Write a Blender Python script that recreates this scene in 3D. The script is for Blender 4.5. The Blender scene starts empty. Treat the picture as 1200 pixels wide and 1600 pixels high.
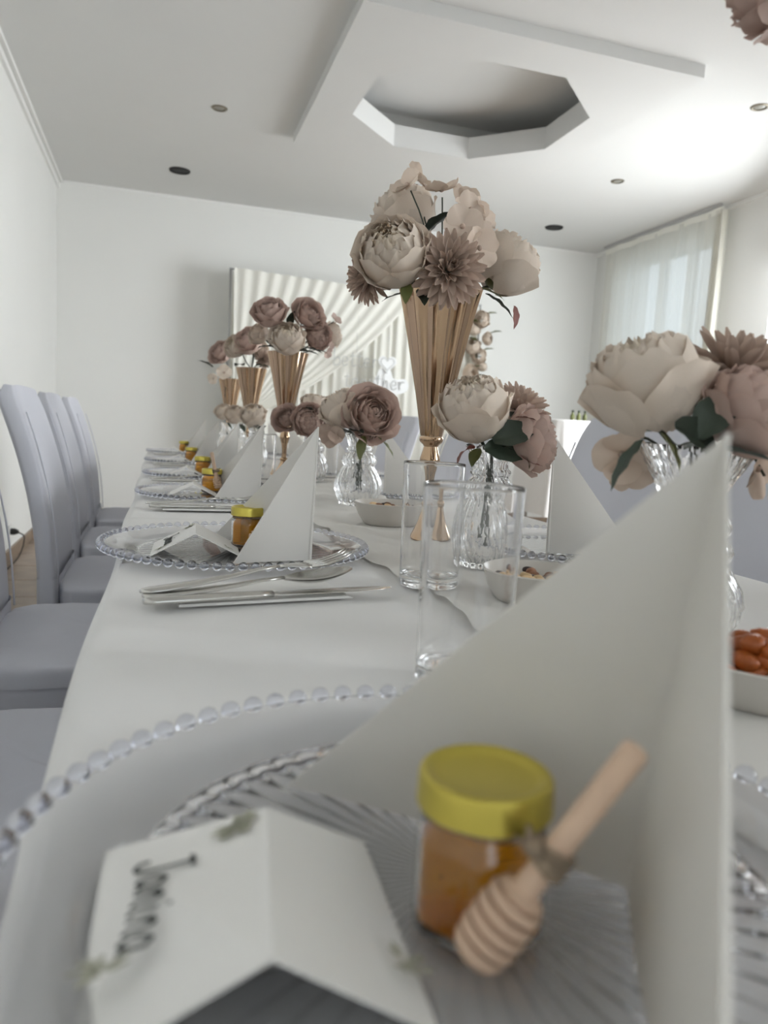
import bpy, math, random
from math import sin, cos, pi, radians
from mathutils import Vector, Matrix, Quaternion, noise

random.seed(7)
S = bpy.context.scene
COL = S.collection
V = Vector

# ------------------------------------------------------------------ camera
yaw, pitch, roll = 0.29801, -0.11149, 0.05524
right = V((cos(yaw), -sin(yaw), 0)); fwd = V((sin(yaw), cos(yaw), 0)); up = V((0, 0, 1))
f2 = fwd * cos(pitch) + up * sin(pitch); u2 = up * cos(pitch) - fwd * sin(pitch)
r3 = right * cos(roll) + u2 * sin(roll); u3 = u2 * cos(roll) - right * sin(roll)
cam = bpy.data.cameras.new('camera')
cam.lens = 26.23; cam.sensor_width = 36; cam.clip_start = 0.01; cam.clip_end = 200
cam.dof.use_dof = True; cam.dof.focus_distance = 0.95; cam.dof.aperture_fstop = 7.5
camo = bpy.data.objects.new('camera', cam); COL.objects.link(camo)
camo.matrix_world = Matrix(((r3.x, u3.x, -f2.x, 0), (r3.y, u3.y, -f2.y, 0), (r3.z, u3.z, -f2.z, 0.91), (0, 0, 0, 1)))
S.camera = camo

# ------------------------------------------------------------------ view, world, lights
S.view_settings.view_transform = 'Standard'; S.view_settings.look = 'None'
S.view_settings.gamma = 1; S.view_settings.use_curve_mapping = False
S.view_settings.exposure = 0.50
S.cycles.max_bounces = 20; S.cycles.transmission_bounces = 16; S.cycles.transparent_max_bounces = 16
S.cycles.diffuse_bounces = 6; S.cycles.glossy_bounces = 6
S.cycles.sample_clamp_indirect = 6
W = bpy.data.worlds.new('sky'); S.world = W; W.use_nodes = True
bg = W.node_tree.nodes['Background']
bg.inputs[0].default_value = (0.80, 0.90, 1.0, 1); bg.inputs[1].default_value = 1.5

def area_light(name, loc, direction, sx, sy, watts, color):
    l = bpy.data.lights.new(name, 'AREA'); l.shape = 'RECTANGLE'; l.size = sx; l.size_y = sy
    l.energy = watts; l.color = color
    o = bpy.data.objects.new(name, l); COL.objects.link(o)
    o.location = loc; o.rotation_euler = V(direction).to_track_quat('-Z', 'Y').to_euler()
    return o
# daylight entering by the windows that lie outside the picture in the right wall, plus a weak added fill from behind
area_light('window_daylight', (4.37, 3.8, 1.29), (-0.9, 0.45, -0.42), 1.55, 2.2, 114, (0.93, 0.97, 1.0))
area_light('window_daylight', (4.37, -0.85, 1.72), (-1, 0.1, -0.45), 1.45, 1.4, 74, (0.93, 0.97, 1.0))
area_light('window_daylight', (0.5, -2.26, 1.95), (0, 1, -0.5), 1.9, 1.2, 2.2, (1.0, 0.97, 0.93))  # added fill light from behind the camera, not a known window

# ------------------------------------------------------------------ materials
def mat(name, color, rough=0.5, metal=0.0, trans=0.0, ior=1.5, noise_amt=0.0, noise_scale=40.0, bump=0.0,
        bump_scale=200.0, rand=0.0, translucent=0.0, sheer=0.0, spec=0.5, emit=None, emit_s=0.0):
    m = bpy.data.materials.new(name); m.use_nodes = True
    nt = m.node_tree; n = nt.nodes; L = nt.links
    b = n['Principled BSDF']; out = n['Material Output']
    b.inputs['Base Color'].default_value = (*color, 1)
    b.inputs['Roughness'].default_value = rough; b.inputs['Metallic'].default_value = metal
    b.inputs['Transmission Weight'].default_value = trans; b.inputs['IOR'].default_value = ior
    b.inputs['Specular IOR Level'].default_value = spec
    src = None
    tc = n.new('ShaderNodeTexCoord')
    if noise_amt or rand:
        h = n.new('ShaderNodeHueSaturation'); h.inputs['Color'].default_value = (*color, 1)
        val = None
        if noise_amt:
            nz = n.new('ShaderNodeTexNoise'); nz.inputs['Scale'].default_value = noise_scale
            L.new(tc.outputs['Object'], nz.inputs['Vector'])
            mr = n.new('ShaderNodeMapRange'); mr.inputs['From Min'].default_value = 0.3; mr.inputs['From Max'].default_value = 0.7
            mr.inputs['To Min'].default_value = 1 - noise_amt; mr.inputs['To Max'].default_value = 1 + noise_amt
            L.new(nz.outputs['Fac'], mr.inputs['Value']); val = mr.outputs['Result']
        if rand:
            oi = n.new('ShaderNodeObjectInfo')
            mr2 = n.new('ShaderNodeMapRange'); mr2.inputs['To Min'].default_value = 1 - rand; mr2.inputs['To Max'].default_value = 1 + rand
            L.new(oi.outputs['Random'], mr2.inputs['Value'])
            if val is None: val = mr2.outputs['Result']
            else:
                mm = n.new('ShaderNodeMath'); mm.operation = 'MULTIPLY'
                L.new(val, mm.inputs[0]); L.new(mr2.outputs['Result'], mm.inputs[1]); val = mm.outputs[0]
        L.new(val, h.inputs['Value']); src = h.outputs['Color']
        L.new(src, b.inputs['Base Color'])
    if bump:
        nb = n.new('ShaderNodeTexNoise'); nb.inputs['Scale'].default_value = bump_scale; nb.inputs['Detail'].default_value = 3
        L.new(tc.outputs['Object'], nb.inputs['Vector'])
        bp = n.new('ShaderNodeBump'); bp.inputs['Strength'].default_value = bump; bp.inputs['Distance'].default_value = 0.002
        L.new(nb.outputs['Fac'], bp.inputs['Height']); L.new(bp.outputs['Normal'], b.inputs['Normal'])
    cur = b.outputs['BSDF']
    if translucent:
        t = n.new('ShaderNodeBsdfTranslucent'); t.inputs['Color'].default_value = (*color, 1)
        if src: L.new(src, t.inputs['Color'])
        mx = n.new('ShaderNodeMixShader'); mx.inputs[0].default_value = translucent
        L.new(cur, mx.inputs[1]); L.new(t.outputs[0], mx.inputs[2]); cur = mx.outputs[0]
    if sheer:
        t = n.new('ShaderNodeBsdfTransparent')
        mx = n.new('ShaderNodeMixShader'); mx.inputs[0].default_value = sheer
        L.new(cur, mx.inputs[1]); L.new(t.outputs[0], mx.inputs[2]); cur = mx.outputs[0]
    if emit:
        b.inputs['Emission Color'].default_value = (*emit, 1); b.inputs['Emission Strength'].default_value = emit_s
    L.new(cur, out.inputs['Surface'])
    return m

M = {}
M['wall'] = mat('white_plaster', (0.80, 0.80, 0.775), 0.8, noise_amt=0.012, noise_scale=1.2, bump=0.08, bump_scale=120)
M['ceiling'] = mat('ceiling_paint', (0.68, 0.68, 0.665), 0.85, noise_amt=0.01, noise_scale=2)
M['trim'] = mat('white_moulding', (0.83, 0.83, 0.81), 0.6)
M['tile'] = mat('brown_floor_tile', (0.27, 0.20, 0.145), 0.4, noise_amt=0.18, noise_scale=9, rand=0.1)
M['grout'] = mat('grout', (0.22, 0.19, 0.16), 0.9)
M['cloth'] = mat('white_tablecloth', (0.80, 0.79, 0.775), 0.85, bump=0.12, bump_scale=900, noise_amt=0.01, noise_scale=6)
M['gauze'] = mat('ivory_gauze', (0.82, 0.80, 0.76), 0.9, bump=0.15, bump_scale=700, translucent=0.2)
M['cover'] = mat('lavender_grey_fabric', (0.60, 0.605, 0.655), 0.8, bump=0.1, bump_scale=700, noise_amt=0.02, noise_scale=6)
M['napkin'] = mat('white_paper_napkin', (0.83, 0.805, 0.76), 0.85, bump=0.08, bump_scale=600, translucent=0.22)
M['paper'] = mat('white_paper', (0.84, 0.83, 0.80), 0.8)
M['card'] = mat('white_card_stock', (0.88, 0.865, 0.835), 0.75, noise_amt=0.01, noise_scale=30)
M['ink'] = mat('dark_ink', (0.05, 0.055, 0.05), 0.7)
M['sage'] = mat('sage_print', (0.40, 0.40, 0.31), 0.8)
M['glass'] = mat('clear_glass', (1.0, 1.0, 1.0), 0.0, trans=1.0, ior=1.47)
M['pane'] = mat('window_glass', (0.98, 0.99, 0.99), 0.0, trans=1.0, ior=1.05)
M['charger'] = mat('clear_charger_glass', (0.975, 0.98, 0.995), 0.0, trans=1.0, ior=1.49)
M['bead'] = mat('clear_bead_glass', (0.90, 0.915, 0.985), 0.02, trans=1.0, ior=1.5)  # faint lavender tint stands in for the chairs refracted in clear beads
M['gold'] = mat('rose_gold_metal', (0.47, 0.325, 0.21), 0.09, metal=1.0)
M['steel'] = mat('stainless_steel', (0.62, 0.61, 0.58), 0.22, metal=1.0)
M['lid'] = mat('yellow_gold_lid', (0.60, 0.50, 0.10), 0.33, metal=0.85)
M['honey'] = mat('amber_honey', (0.93, 0.42, 0.012), 0.03, trans=0.86, ior=1.12)
M['wood'] = mat('pale_beech_wood', (0.62, 0.44, 0.31), 0.6, noise_amt=0.08, noise_scale=60)
M['twine'] = mat('jute_twine', (0.25, 0.19, 0.13), 0.95, noise_amt=0.3, noise_scale=600)
M['cream'] = mat('cream_petal', (0.73, 0.635, 0.54), 0.75, rand=0.06, translucent=0.25, noise_amt=0.03, noise_scale=60)
M['creamin'] = mat('ivory_inner_petal', (0.80, 0.70, 0.58), 0.75, rand=0.07, translucent=0.25)
M['pink'] = mat('dusty_pink_petal', (0.56, 0.42, 0.36), 0.75, rand=0.10, translucent=0.2, noise_amt=0.04, noise_scale=60)
M['mauve'] = mat('mauve_beige_petal', (0.50, 0.385, 0.315), 0.75, rand=0.12, translucent=0.2)
M['beige'] = mat('pale_beige_petal', (0.68, 0.565, 0.47), 0.75, rand=0.08, translucent=0.3)
M['leaf'] = mat('dark_green_leaf', (0.030, 0.045, 0.030), 0.5, rand=0.3)
M['oleaf'] = mat('olive_green_leaf', (0.11, 0.12, 0.035), 0.5, rand=0.2)
M['rleaf'] = mat('red_tinted_leaf', (0.20, 0.055, 0.04), 0.55, rand=0.2)
M['stem'] = mat('dark_green_stem', (0.05, 0.06, 0.04), 0.6)
M['drape'] = mat('ivory_satin_drape', (0.87, 0.86, 0.80), 0.65, translucent=0.12)
M['sheer'] = mat('sheer_voile', (0.90, 0.89, 0.84), 0.9, translucent=0.65, sheer=0.16)
M['pipe'] = mat('grey_metal_pipe', (0.55, 0.55, 0.55), 0.45, metal=0.5)
M['dark'] = mat('black_grille', (0.012, 0.012, 0.012), 0.6)
M['bronze'] = mat('bronze_ring', (0.24, 0.21, 0.16), 0.35, metal=0.9)
M['lens'] = mat('lamp_lens', (0.35, 0.34, 0.30), 0.25)
M['ceramic'] = mat('white_ceramic', (0.58, 0.55, 0.505), 0.35)
M['acryl'] = mat('white_acrylic', (0.86, 0.87, 0.87), 0.35)
M['silver'] = mat('silver_lettering', (0.58, 0.59, 0.58), 0.4, metal=0.2)
M['nut'] = mat('brown_nut', (0.22, 0.10, 0.05), 0.55, rand=0.4)
M['cashew'] = mat('pale_cashew', (0.66, 0.47, 0.26), 0.55, rand=0.15)
M['raisin'] = mat('dark_raisin', (0.03, 0.014, 0.012), 0.45)
M['apricot'] = mat('orange_dried_fruit', (0.33, 0.078, 0.010), 0.45, rand=0.25, bump=0.5, bump_scale=160)
M['plastic'] = mat('white_plastic', (0.8, 0.8, 0.78), 0.4)
M['black'] = mat('black_plastic', (0.015, 0.015, 0.015), 0.5)
M['render'] = mat('white_render', (0.85, 0.86, 0.86), 0.9)
M['roof'] = mat('grey_roof', (0.25, 0.26, 0.28), 0.8)
M['grass'] = mat('pale_paving', (0.45, 0.45, 0.42), 0.9, noise_amt=0.1, noise_scale=3)
M['frame'] = mat('white_window_frame', (0.82, 0.83, 0.83), 0.4)

# ------------------------------------------------------------------ mesh helpers
class MB:
    def __init__(s): s.v = []; s.f = []
    def add(s, verts, faces, mtx=None):
        o = len(s.v)
        if mtx is None: s.v += [tuple(p) for p in verts]
        else: s.v += [tuple(mtx @ V(p)) for p in verts]
        s.f += [tuple(i + o for i in fc) for fc in faces]
        return s
    def box(s, x0, x1, y0, y1, z0, z1, mtx=None):
        vs = [(x0, y0, z0), (x1, y0, z0), (x1, y1, z0), (x0, y1, z0), (x0, y0, z1), (x1, y0, z1), (x1, y1, z1), (x0, y1, z1)]
        return s.add(vs, [(3, 2, 1, 0), (4, 5, 6, 7), (0, 1, 5, 4), (1, 2, 6, 5), (2, 3, 7, 6), (3, 0, 4, 7)], mtx)
    def grid(s, fn, nu, nv, closed_u=False, mtx=None):
        vs = []; fs = []
        nuu = nu if closed_u else nu + 1
        for j in range(nv + 1):
            for i in range(nuu): vs.append(fn(i / nu, j / nv))
        for j in range(nv):
            for i in range(nu):
                a = j * nuu + i; b = j * nuu + (i + 1) % nuu
                fs.append((a, b, b + nuu, a + nuu))
        return s.add(vs, fs, mtx)
    def lathe(s, prof, n, mod=None, mtx=None, closed=False):
        vs = []; fs = []
        for (r, z) in prof:
            for i in range(n):
                a = 2 * pi * i / n
                rr = mod(r, z, a) if mod else r
                vs.append((rr * cos(a), rr * sin(a), z))
        m = len(prof)
        for j in range(m if closed else m - 1):
            j2 = (j + 1) % m
            for i in range(n):
                i2 = (i + 1) % n
                fs.append((j * n + i, j * n + i2, j2 * n + i2, j2 * n + i))
        if not closed:
            fs.append(tuple(range(n - 1, -1, -1)))
            fs.append(tuple((m - 1) * n + i for i in range(n)))
        return s.add(vs, fs, mtx)
    def tube(s, pts, rad, n=8, caps=True, mtx=None):
        pts = [V(p) for p in pts]; vs = []; fs = []
        prev = None
        for i, p in enumerate(pts):
            t = (pts[min(i + 1, len(pts) - 1)] - pts[max(i - 1, 0)]).normalized()
            if prev is None:
                a = V((0, 0, 1)) if abs(t.z) < 0.9 else V((1, 0, 0))
                x = t.cross(a).normalized()
            else:
                x = (prev - t * prev.dot(t)).normalized()
            prev = x; y = t.cross(x)
            r = rad[i] if isinstance(rad, (list, tuple)) else rad
            for k in range(n):
                a = 2 * pi * k / n
                vs.append(p + x * (r * cos(a)) + y * (r * sin(a)))
        for i in range(len(pts) - 1):
            for k in range(n):
                k2 = (k + 1) % n
                fs.append((i * n + k, i * n + k2, (i + 1) * n + k2, (i + 1) * n + k))
        if caps:
            fs.append(tuple(range(n - 1, -1, -1))); b = (len(pts) - 1) * n
            fs.append(tuple(b + k for k in range(n)))
        return s.add(vs, fs, mtx)
    @staticmethod
    def sup(prof):
        out = [prof[0]]
        for a, b in zip(prof, prof[1:]):
            L = math.hypot(b[0] - a[0], b[1] - a[1])
            if L > 0.006:
                e = 0.0012 / L
                for t in (e, 2 * e, 0.35, 0.65, 1 - 2 * e, 1 - e): out.append((a[0] + (b[0] - a[0]) * t, a[1] + (b[1] - a[1]) * t))
            out.append(b)
        return out
    def sphere(s, c, r, n=12, m=8, sc=(1, 1, 1), mtx=None):
        c = V(c); vs = [c + V((0, 0, -r * sc[2]))]; fs = []
        for j in range(1, m):
            th = pi * j / m
            for i in range(n):
                a = 2 * pi * i / n
                vs.append(c + V((r * sc[0] * sin(th) * cos(a), r * sc[1] * sin(th) * sin(a), -r * sc[2] * cos(th))))
        vs.append(c + V((0, 0, r * sc[2])))
        for i in range(n): fs.append((0, 1 + (i + 1) % n, 1 + i))
        for j in range(m - 2):
            for i in range(n):
                a = 1 + j * n + i; b = 1 + j * n + (i + 1) % n
                fs.append((a, b, b + n, a + n))
        t = len(vs) - 1; b0 = 1 + (m - 2) * n
        for i in range(n): fs.append((b0 + i, b0 + (i + 1) % n, t))
        return s.add(vs, fs, mtx)
    def mesh(s, name, material, smooth=True, angle=None):
        me = bpy.data.meshes.new(name); me.from_pydata(s.v, [], s.f); me.validate()
        if material: me.materials.append(material)
        if smooth:
            me.polygons.foreach_set('use_smooth', [True] * len(me.polygons))
            if angle: me.set_sharp_from_angle(angle=radians(angle))
        me.update()
        return me

def obj(name, me, parent=None, mtx=None, **props):
    if isinstance(me, tuple):  # (MB, material[, smooth, angle])
        mb = me[0]; me = mb.mesh(name, me[1], *(me[2:] if len(me) > 2 else ()))
    o = bpy.data.objects.new(name, me); COL.objects.link(o)
    if parent: o.parent = parent
    if mtx is not None: o.matrix_basis = mtx
    for k, v in props.items(): o[k] = v
    return o
def thing(name, label, cat, loc=(0, 0, 0), rot=None, group=None):
    o = bpy.data.objects.new(name, None); COL.objects.link(o); o.empty_display_size = 0.02
    o.location = loc
    if rot is not None:
        o.rotation_mode = 'QUATERNION'; o.rotation_quaternion = rot
    o['label'] = label; o['category'] = cat
    if group: o['group'] = group
    return o
def struct(name, mb, m, parent=None, smooth=False, angle=None):
    o = obj(name, (mb, m, smooth, angle), parent)
    if parent is None: o['kind'] = 'structure'
    return o
def bez(pts, n=24):
    P = [V(p) for p in pts]; P = [P[0] * 2 - P[1]] + P + [P[-1] * 2 - P[-2]]; out = []
    seg = len(P) - 3; k = max(2, n // seg)
    for i in range(seg):
        a, b, c, d = P[i:i + 4]
        for t in range(k):
            u = t / k
            out.append(0.5 * ((2 * b) + (c - a) * u + (2 * a - 5 * b + 4 * c - d) * u * u + (3 * b - a - 3 * c + d) * u ** 3))
    out.append(P[-2]); return out
def T(x, y, z): return Matrix.Translation((x, y, z))
def RZ(a): return Matrix.Rotation(a, 4, 'Z')
def RY(a): return Matrix.Rotation(a, 4, 'Y')
def RX(a): return Matrix.Rotation(a, 4, 'X')
def SC(a, b=None, c=None):
    b = a if b is None else b; c = a if c is None else c
    return Matrix.Diagonal((a, b, c, 1))
def quat(d): return V(d).to_track_quat('Z', 'Y')

# ------------------------------------------------------------------ room shell
XL, XR, YB, YF, ZC = -0.845, 4.30, 7.0, -2.2, 2.81
def wall_with_holes(name, axis, pos, thick, a0, a1, holes):
    mb = MB(); cuts = sorted(holes)
    def put(u0, u1, z0, z1):
        if axis == 'x': mb.box(min(pos, pos + thick), max(pos, pos + thick), u0, u1, z0, z1)
        else: mb.box(u0, u1, min(pos, pos + thick), max(pos, pos + thick), z0, z1)
    u = a0
    for (h0, h1, z0, z1) in cuts:
        put(u, h0, 0, ZC); put(h0, h1, 0, z0); put(h0, h1, z1, ZC); u = h1
    put(u, a1, 0, ZC)
    return struct(name, mb, M['wall'])
wall_with_holes('wall_left', 'x', XL, -0.2, YF - 0.2, YB + 0.2, [])
wall_with_holes('wall_back', 'y', YB, 0.2, XL, XR, [])
RH = [(-1.6, -0.1, 1.0, 2.45), (3.0, 4.6, 0.12, 2.45), (5.22, 6.50, 1.0, 2.64)]
wall_with_holes('wall_right', 'x', XR, 0.28, YF - 0.2, YB + 0.2, RH)
wall_with_holes('wall_front', 'y', YF, -0.2, XL, XR, [(-0.5, 1.5, 1.3, 2.6)])

# floor slab with separate tiles
fl = struct('floor', MB().box(XL - 0.2, XR + 0.3, YF - 0.2, YB + 0.2, -0.1, -0.006), M['grout'])
tm = MB().add([(0.003, 0.003, -0.006), (0.397, 0.003, -0.006), (0.397, 0.397, -0.006), (0.003, 0.397, -0.006),
               (0.005, 0.005, 0), (0.395, 0.005, 0), (0.395, 0.395, 0), (0.005, 0.395, 0)],
              [(4, 5, 6, 7), (0, 1, 5, 4), (1, 2, 6, 5), (2, 3, 7, 6), (3, 0, 4, 7)]).mesh('tile', M['tile'], False)
for i in range(13):
    for j in range(19):
        obj('tile', tm, fl, T(XL + i * 0.4 - 0.02, -0.5 + j * 0.4, 0))

# ceiling, dropped panel with octagonal recess
def ceiling():
    mb = MB()
    # the ceiling plane is open over the recess
    x0, x1, y0, y1 = 0.86, 2.55, 3.42, 5.12
    mb.box(XL - 0.2, XR + 0.3, YF - 0.2, y0, ZC, ZC + 0.12); mb.box(XL - 0.2, XR + 0.3, y1, YB + 0.2, ZC, ZC + 0.12)
    mb.box(XL - 0.2, x0, y0, y1, ZC, ZC + 0.12); mb.box(x1, XR + 0.3, y0, y1, ZC, ZC + 0.12)
    mb.box(x0 - 0.02, x1 + 0.02, y0 - 0.02, y1 + 0.02, ZC + 0.22, ZC + 0.3)
    for (a, b, c, d) in ((x0 - 0.05, x0, y0, y1), (x1, x1 + 0.05, y0, y1), (x0, x1, y0 - 0.05, y0), (x0, x1, y1, y1 + 0.05)):
        mb.box(a, b, c, d, ZC + 0.1, ZC + 0.25)
    return struct('ceiling', mb, M['ceiling'])
ceil = ceiling()
def panel():
    cx, cy = 1.706, 4.27; hx, hy = 0.888, 0.898
    zb, zt = ZC - 0.062, ZC + 0.001
    R = 0.638 / cos(pi / 8)
    mb = MB()
    octo = [(1.703 + R * cos(pi / 8 + k * pi / 4), 4.283 + R * sin(pi / 8 + k * pi / 4)) for k in range(8)]
    ring = []
    for (x, y) in octo:
        dx, dy = x - cx, y - cy
        s_ = min(hx / abs(dx), hy / abs(dy)); ring.append((cx + dx * s_, cy + dy * s_))
    corners = {0: (cx + hx, cy + hy), 2: (cx - hx, cy + hy), 4: (cx - hx, cy - hy), 6: (cx + hx, cy - hy)}
    def poly(z, flip):
        for k in range(8):
            k2 = (k + 1) % 8
            p = [octo[k], ring[k]] + ([corners[k]] if k in corners else []) + [ring[k2], octo[k2]]
            vs = [(a, b, z) for a, b in p]
            mb.add(vs, [tuple(range(len(vs))) if flip else tuple(reversed(range(len(vs))))])
    poly(zb, False); poly(zt, True)
    oc = [(cx - hx, cy - hy), (cx + hx, cy - hy), (cx + hx, cy + hy), (cx - hx, cy + hy)]
    for k in range(4):
        a, b = oc[k], oc[(k + 1) % 4]
        mb.add([(*a, zb), (*b, zb), (*b, zt), (*a, zt)], [(0, 1, 2, 3)])
    o = struct('trim_1', mb, M['ceiling'], ceil)
    mb = MB()                                     # upright fascia round the octagon, open above into the cove
    ri, ro = R, R + 0.02; z0, z1 = zb + 0.001, ZC + 0.075
    prof = [(ri, z0), (ri, z1), (ro, z1), (ro, z0)]
    vs = []; fs = []
    for (r, z) in prof:
        for k in range(8):
            a = pi / 8 + k * pi / 4; vs.append((1.703 + r * cos(a), 4.283 + r * sin(a), z))
    for j in range(4):
        for k in range(8):
            fs.append((j * 8 + k, ((j + 1) % 4) * 8 + k, ((j + 1) % 4) * 8 + (k + 1) % 8, j * 8 + (k + 1) % 8))
    mb.add(vs, fs)
    struct('trim_2', mb, M['ceiling'], ceil)
panel()

# mouldings and baseboards
def bar(name, x0, x1, y0, y1, z0, z1, m=None): return struct(name, MB().box(x0, x1, y0, y1, z0, z1), m or M['trim'])
mb = MB(); mb.box(XL, XL + 0.045, YF, YB, ZC - 0.022, ZC); mb.box(XL, XL + 0.022, YF, YB, ZC - 0.065, ZC - 0.027); struct('trim_left', mb, M['trim'])
mb = MB(); mb.box(XL + 0.05, XR, YB - 0.012, YB, ZC - 0.02, ZC); struct('trim_back', mb, M['trim'])
mb = MB(); mb.box(XR - 0.03, XR, YF, YB - 0.015, ZC - 0.03, ZC); struct('trim_right', mb, M['trim'])
bar('baseboard_left', XL, XL + 0.014, YF, YB, 0.0, 0.07, M['tile'])
bar('baseboard_back', XL + 0.02, XR, YB - 0.014, YB, 0.0, 0.07, M['tile'])
bar('baseboard_right', XR - 0.014, XR, YF, YB - 0.02, 0.0, 0.07, M['tile'])

# windows
def window(name, axis, pos, u0, u1, z0, z1, nm):
    def bx(mb, a0, a1, c0, c1, d0, d1):
        if axis == 'x': mb.box(pos + d0, pos + d1, a0, a1, c0, c1)
        else: mb.box(a0, a1, pos - d1, pos - d0, c0, c1)
    mb = MB(); t = 0.06
    bx(mb, u0, u1, z0, z0 + t, 0.10, 0.16); bx(mb, u0, u1, z1 - t, z1, 0.10, 0.16)
    bx(mb, u0, u0 + t, z0 + t, z1 - t, 0.10, 0.16); bx(mb, u1 - t, u1, z0 + t, z1 - t, 0.10, 0.16)
    w = obj(name, (mb, M['frame'], False)); w['kind'] = 'structure'
    n = nm; st = (u1 - u0 - 2 * t) / n
    for k in range(n):
        if k:
            mb = MB(); c = u0 + t + k * st; bx(mb, c - 0.035, c + 0.035, z0 + t, z1 - t, 0.095, 0.165); obj('mullion', (mb, M['frame'], False), w)
        mb = MB(); a = u0 + t + k * st + (0.035 if k else 0); b = u0 + t + (k + 1) * st - (0.035 if k < n - 1 else 0)
        bx(mb, a, b, z0 + t, z1 - t, 0.125, 0.131); obj('pane', (mb, M['pane'], False), w)
    mb = MB(); bx(mb, u0 - 0.02, u1 + 0.02, z0 - 0.03, z0 - 0.002, -0.04, 0.1); obj('window_sill', (mb, M['frame'], False), w)
    return w
for k, (u0, u1, z0, z1) in enumerate(reversed(RH)): window('window_%d' % (k + 1), 'x', XR, u0, u1, z0, z1, 3 if k == 0 else 2)

window('window_4', 'y', YF, -0.5, 1.5, 1.3, 2.6, 2)  # unseen window added to hold the fill light

# outside: ground and a white house seen through the sheer curtain
o = obj('ground', (MB().box(4.6, 60, -40, 60, -1.0, -0.8), M['grass'], False)); o['kind'] = 'structure'
h = thing('house', 'white rendered house across the yard, seen through the sheer curtain', 'building', (12, 12, -0.8))
obj('wall', (MB().box(0, 7, -10, 3.3, 0, 4.9), M['render'], False), h)
obj('wall', (MB().box(0, 7, 3.3, 14, 0, 7.5), M['render'], False), h)
obj('roof', (MB().box(-0.4, 7.4, 3.2, 14.4, 7.5, 7.7), M['roof'], False), h)

# sheer curtain and rail
cur = thing('sheer_curtain', 'sheer ivory curtain hanging at the bright right-hand window', 'curtain', (4.19, 5.9, 0))
def sheer_fn(u, v):
    y = 6.66 - u * 1.53
    g = 0.012 * sin(u * 31) + 0.007 * sin(u * 83 + 1)
    return (g + 0.006 * sin(v * 5 + u * 9), y - 5.9 + 0.01 * sin(v * 4 + u * 14) * (1 - v), 0.12 + v * 2.63)
obj('panel', (MB().grid(sheer_fn, 150, 10), M['sheer']), cur)
obj('gathered_edge', (MB().grid(lambda u, v: (0.03 * sin(u * 40), -0.77 - u * 0.09 + 0.008 * sin(v * 5), 0.12 + v * 2.63), 40, 8), M['sheer']), cur)
obj('heading_tape', (MB().grid(lambda u, v: (-0.012 + 0.012 * sin(u * 31), 0.76 - u * 1.62, 2.72 + v * 0.05), 120, 1), M['drape']), cur)
rl = thing('curtain_rail', 'thin grey curtain rail under the ceiling above the sheer curtain', 'curtain rail', (4.19, 5.9, 2.79))
obj('track', (MB().box(-0.012, 0.008, -0.79, 0.80, -0.002, 0.018), M['pipe'], False), rl)
obj('end_cap', (MB().box(-0.016, 0.012, -0.81, -0.79, -0.005, 0.018), M['pipe'], False), rl)

# ceiling fittings
def downlight(x, y, label):
    t = thing('downlight', label, 'ceiling light', (x, y, ZC), group='recessed ceiling downlights')
    obj('ring', (MB().lathe([(0.033, -0.001), (0.033, -0.006), (0.046, -0.005), (0.05, -0.0005)], 32, closed=True), M['bronze']), t)
    obj('lamp', (MB().lathe([(0.001, -0.0045), (0.026, -0.0035), (0.033, -0.001)], 24), M['lens']), t)
downlight(0.322, 4.958, 'small bronze downlight in the ceiling left of the dropped panel')
downlight(3.198, 5.022, 'small bronze downlight in the ceiling between dropped panel and sheer curtain')
downlight(3.183, 3.640, 'small downlight in the ceiling at the right edge of the photo')
def speaker(x, y, label):
    t = thing('ceiling_speaker', label, 'speaker', (x, y, ZC), group='black round ceiling fittings')
    obj('rim', (MB().lathe([(0.07, -0.001), (0.07, -0.01), (0.078, -0.009), (0.082, -0.0005)], 36, closed=True), M['dark']), t)
    obj('grille', (MB().lathe([(0.001, -0.006), (0.05, -0.005), (0.069, -0.002)], 32), M['dark']), t)
speaker(0.121, 6.279, 'round black ceiling fitting near the left wall corner')
speaker(3.408, 6.319, 'round black ceiling fitting to the right of the tall bouquet, near the sheer curtain')

# wall socket with plug
so = thing('wall_socket', 'wall socket with black plug and cable low on left wall', 'socket', (XL, 5.0, 0.09))
so.location = (XL, 4.9, 0.17)
obj('plate', (MB().box(0, 0.008, -0.04, 0.04, -0.04, 0.04), M['plastic'], False), so)
obj('plug', (MB().tube([(0.008, 0, 0), (0.03, 0, 0), (0.05, -0.01, 0.0)], [0.02, 0.02, 0.012], 10), M['black']), so)
obj('cable', (MB().tube(bez([(0.05, -0.01, 0), (0.09, -0.04, -0.03), (0.08, -0.15, -0.12), (0.05, -0.35, -0.162)], 24), 0.004, 6), M['black']), so)

# ------------------------------------------------------------------ backdrop on back wall
bd = thing('backdrop', 'pleated ivory wedding backdrop with swag on a pipe frame at back wall', 'backdrop', (1.74, 6.72, 0))
obj('frame_pipe', (MB().tube([(-1.17, 0, 0), (-1.17, 0, 2.2)], 0.009), M['pipe']), bd)
obj('frame_pipe', (MB().tube([(1.17, 0, 0), (1.17, 0, 2.13)], 0.009), M['pipe']), bd)
obj('top_pipe', (MB().tube([(-1.18, 0, 2.2), (1.18, 0, 2.12)], 0.009), M['pipe']), bd)
obj('base_plate', (MB().box(-1.35, -1.0, -0.1, 0.1, 0, 0.012), M['pipe'], False), bd)
obj('base_plate', (MB().box(1.0, 1.35, -0.1, 0.1, 0, 0.012), M['pipe'], False), bd)
def pleat(u, v):
    x = -1.15 + u * 2.3
    ph = u * 2 * pi * 27 + 1.3 * sin(u * 21)
    return (x + 0.008 * sin(ph * 0.5), -0.045 + 0.013 * sin(ph) + 0.008 * sin(u * 130 + 2), 0.02 + v * (2.16 - 0.08 * u))
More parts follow.
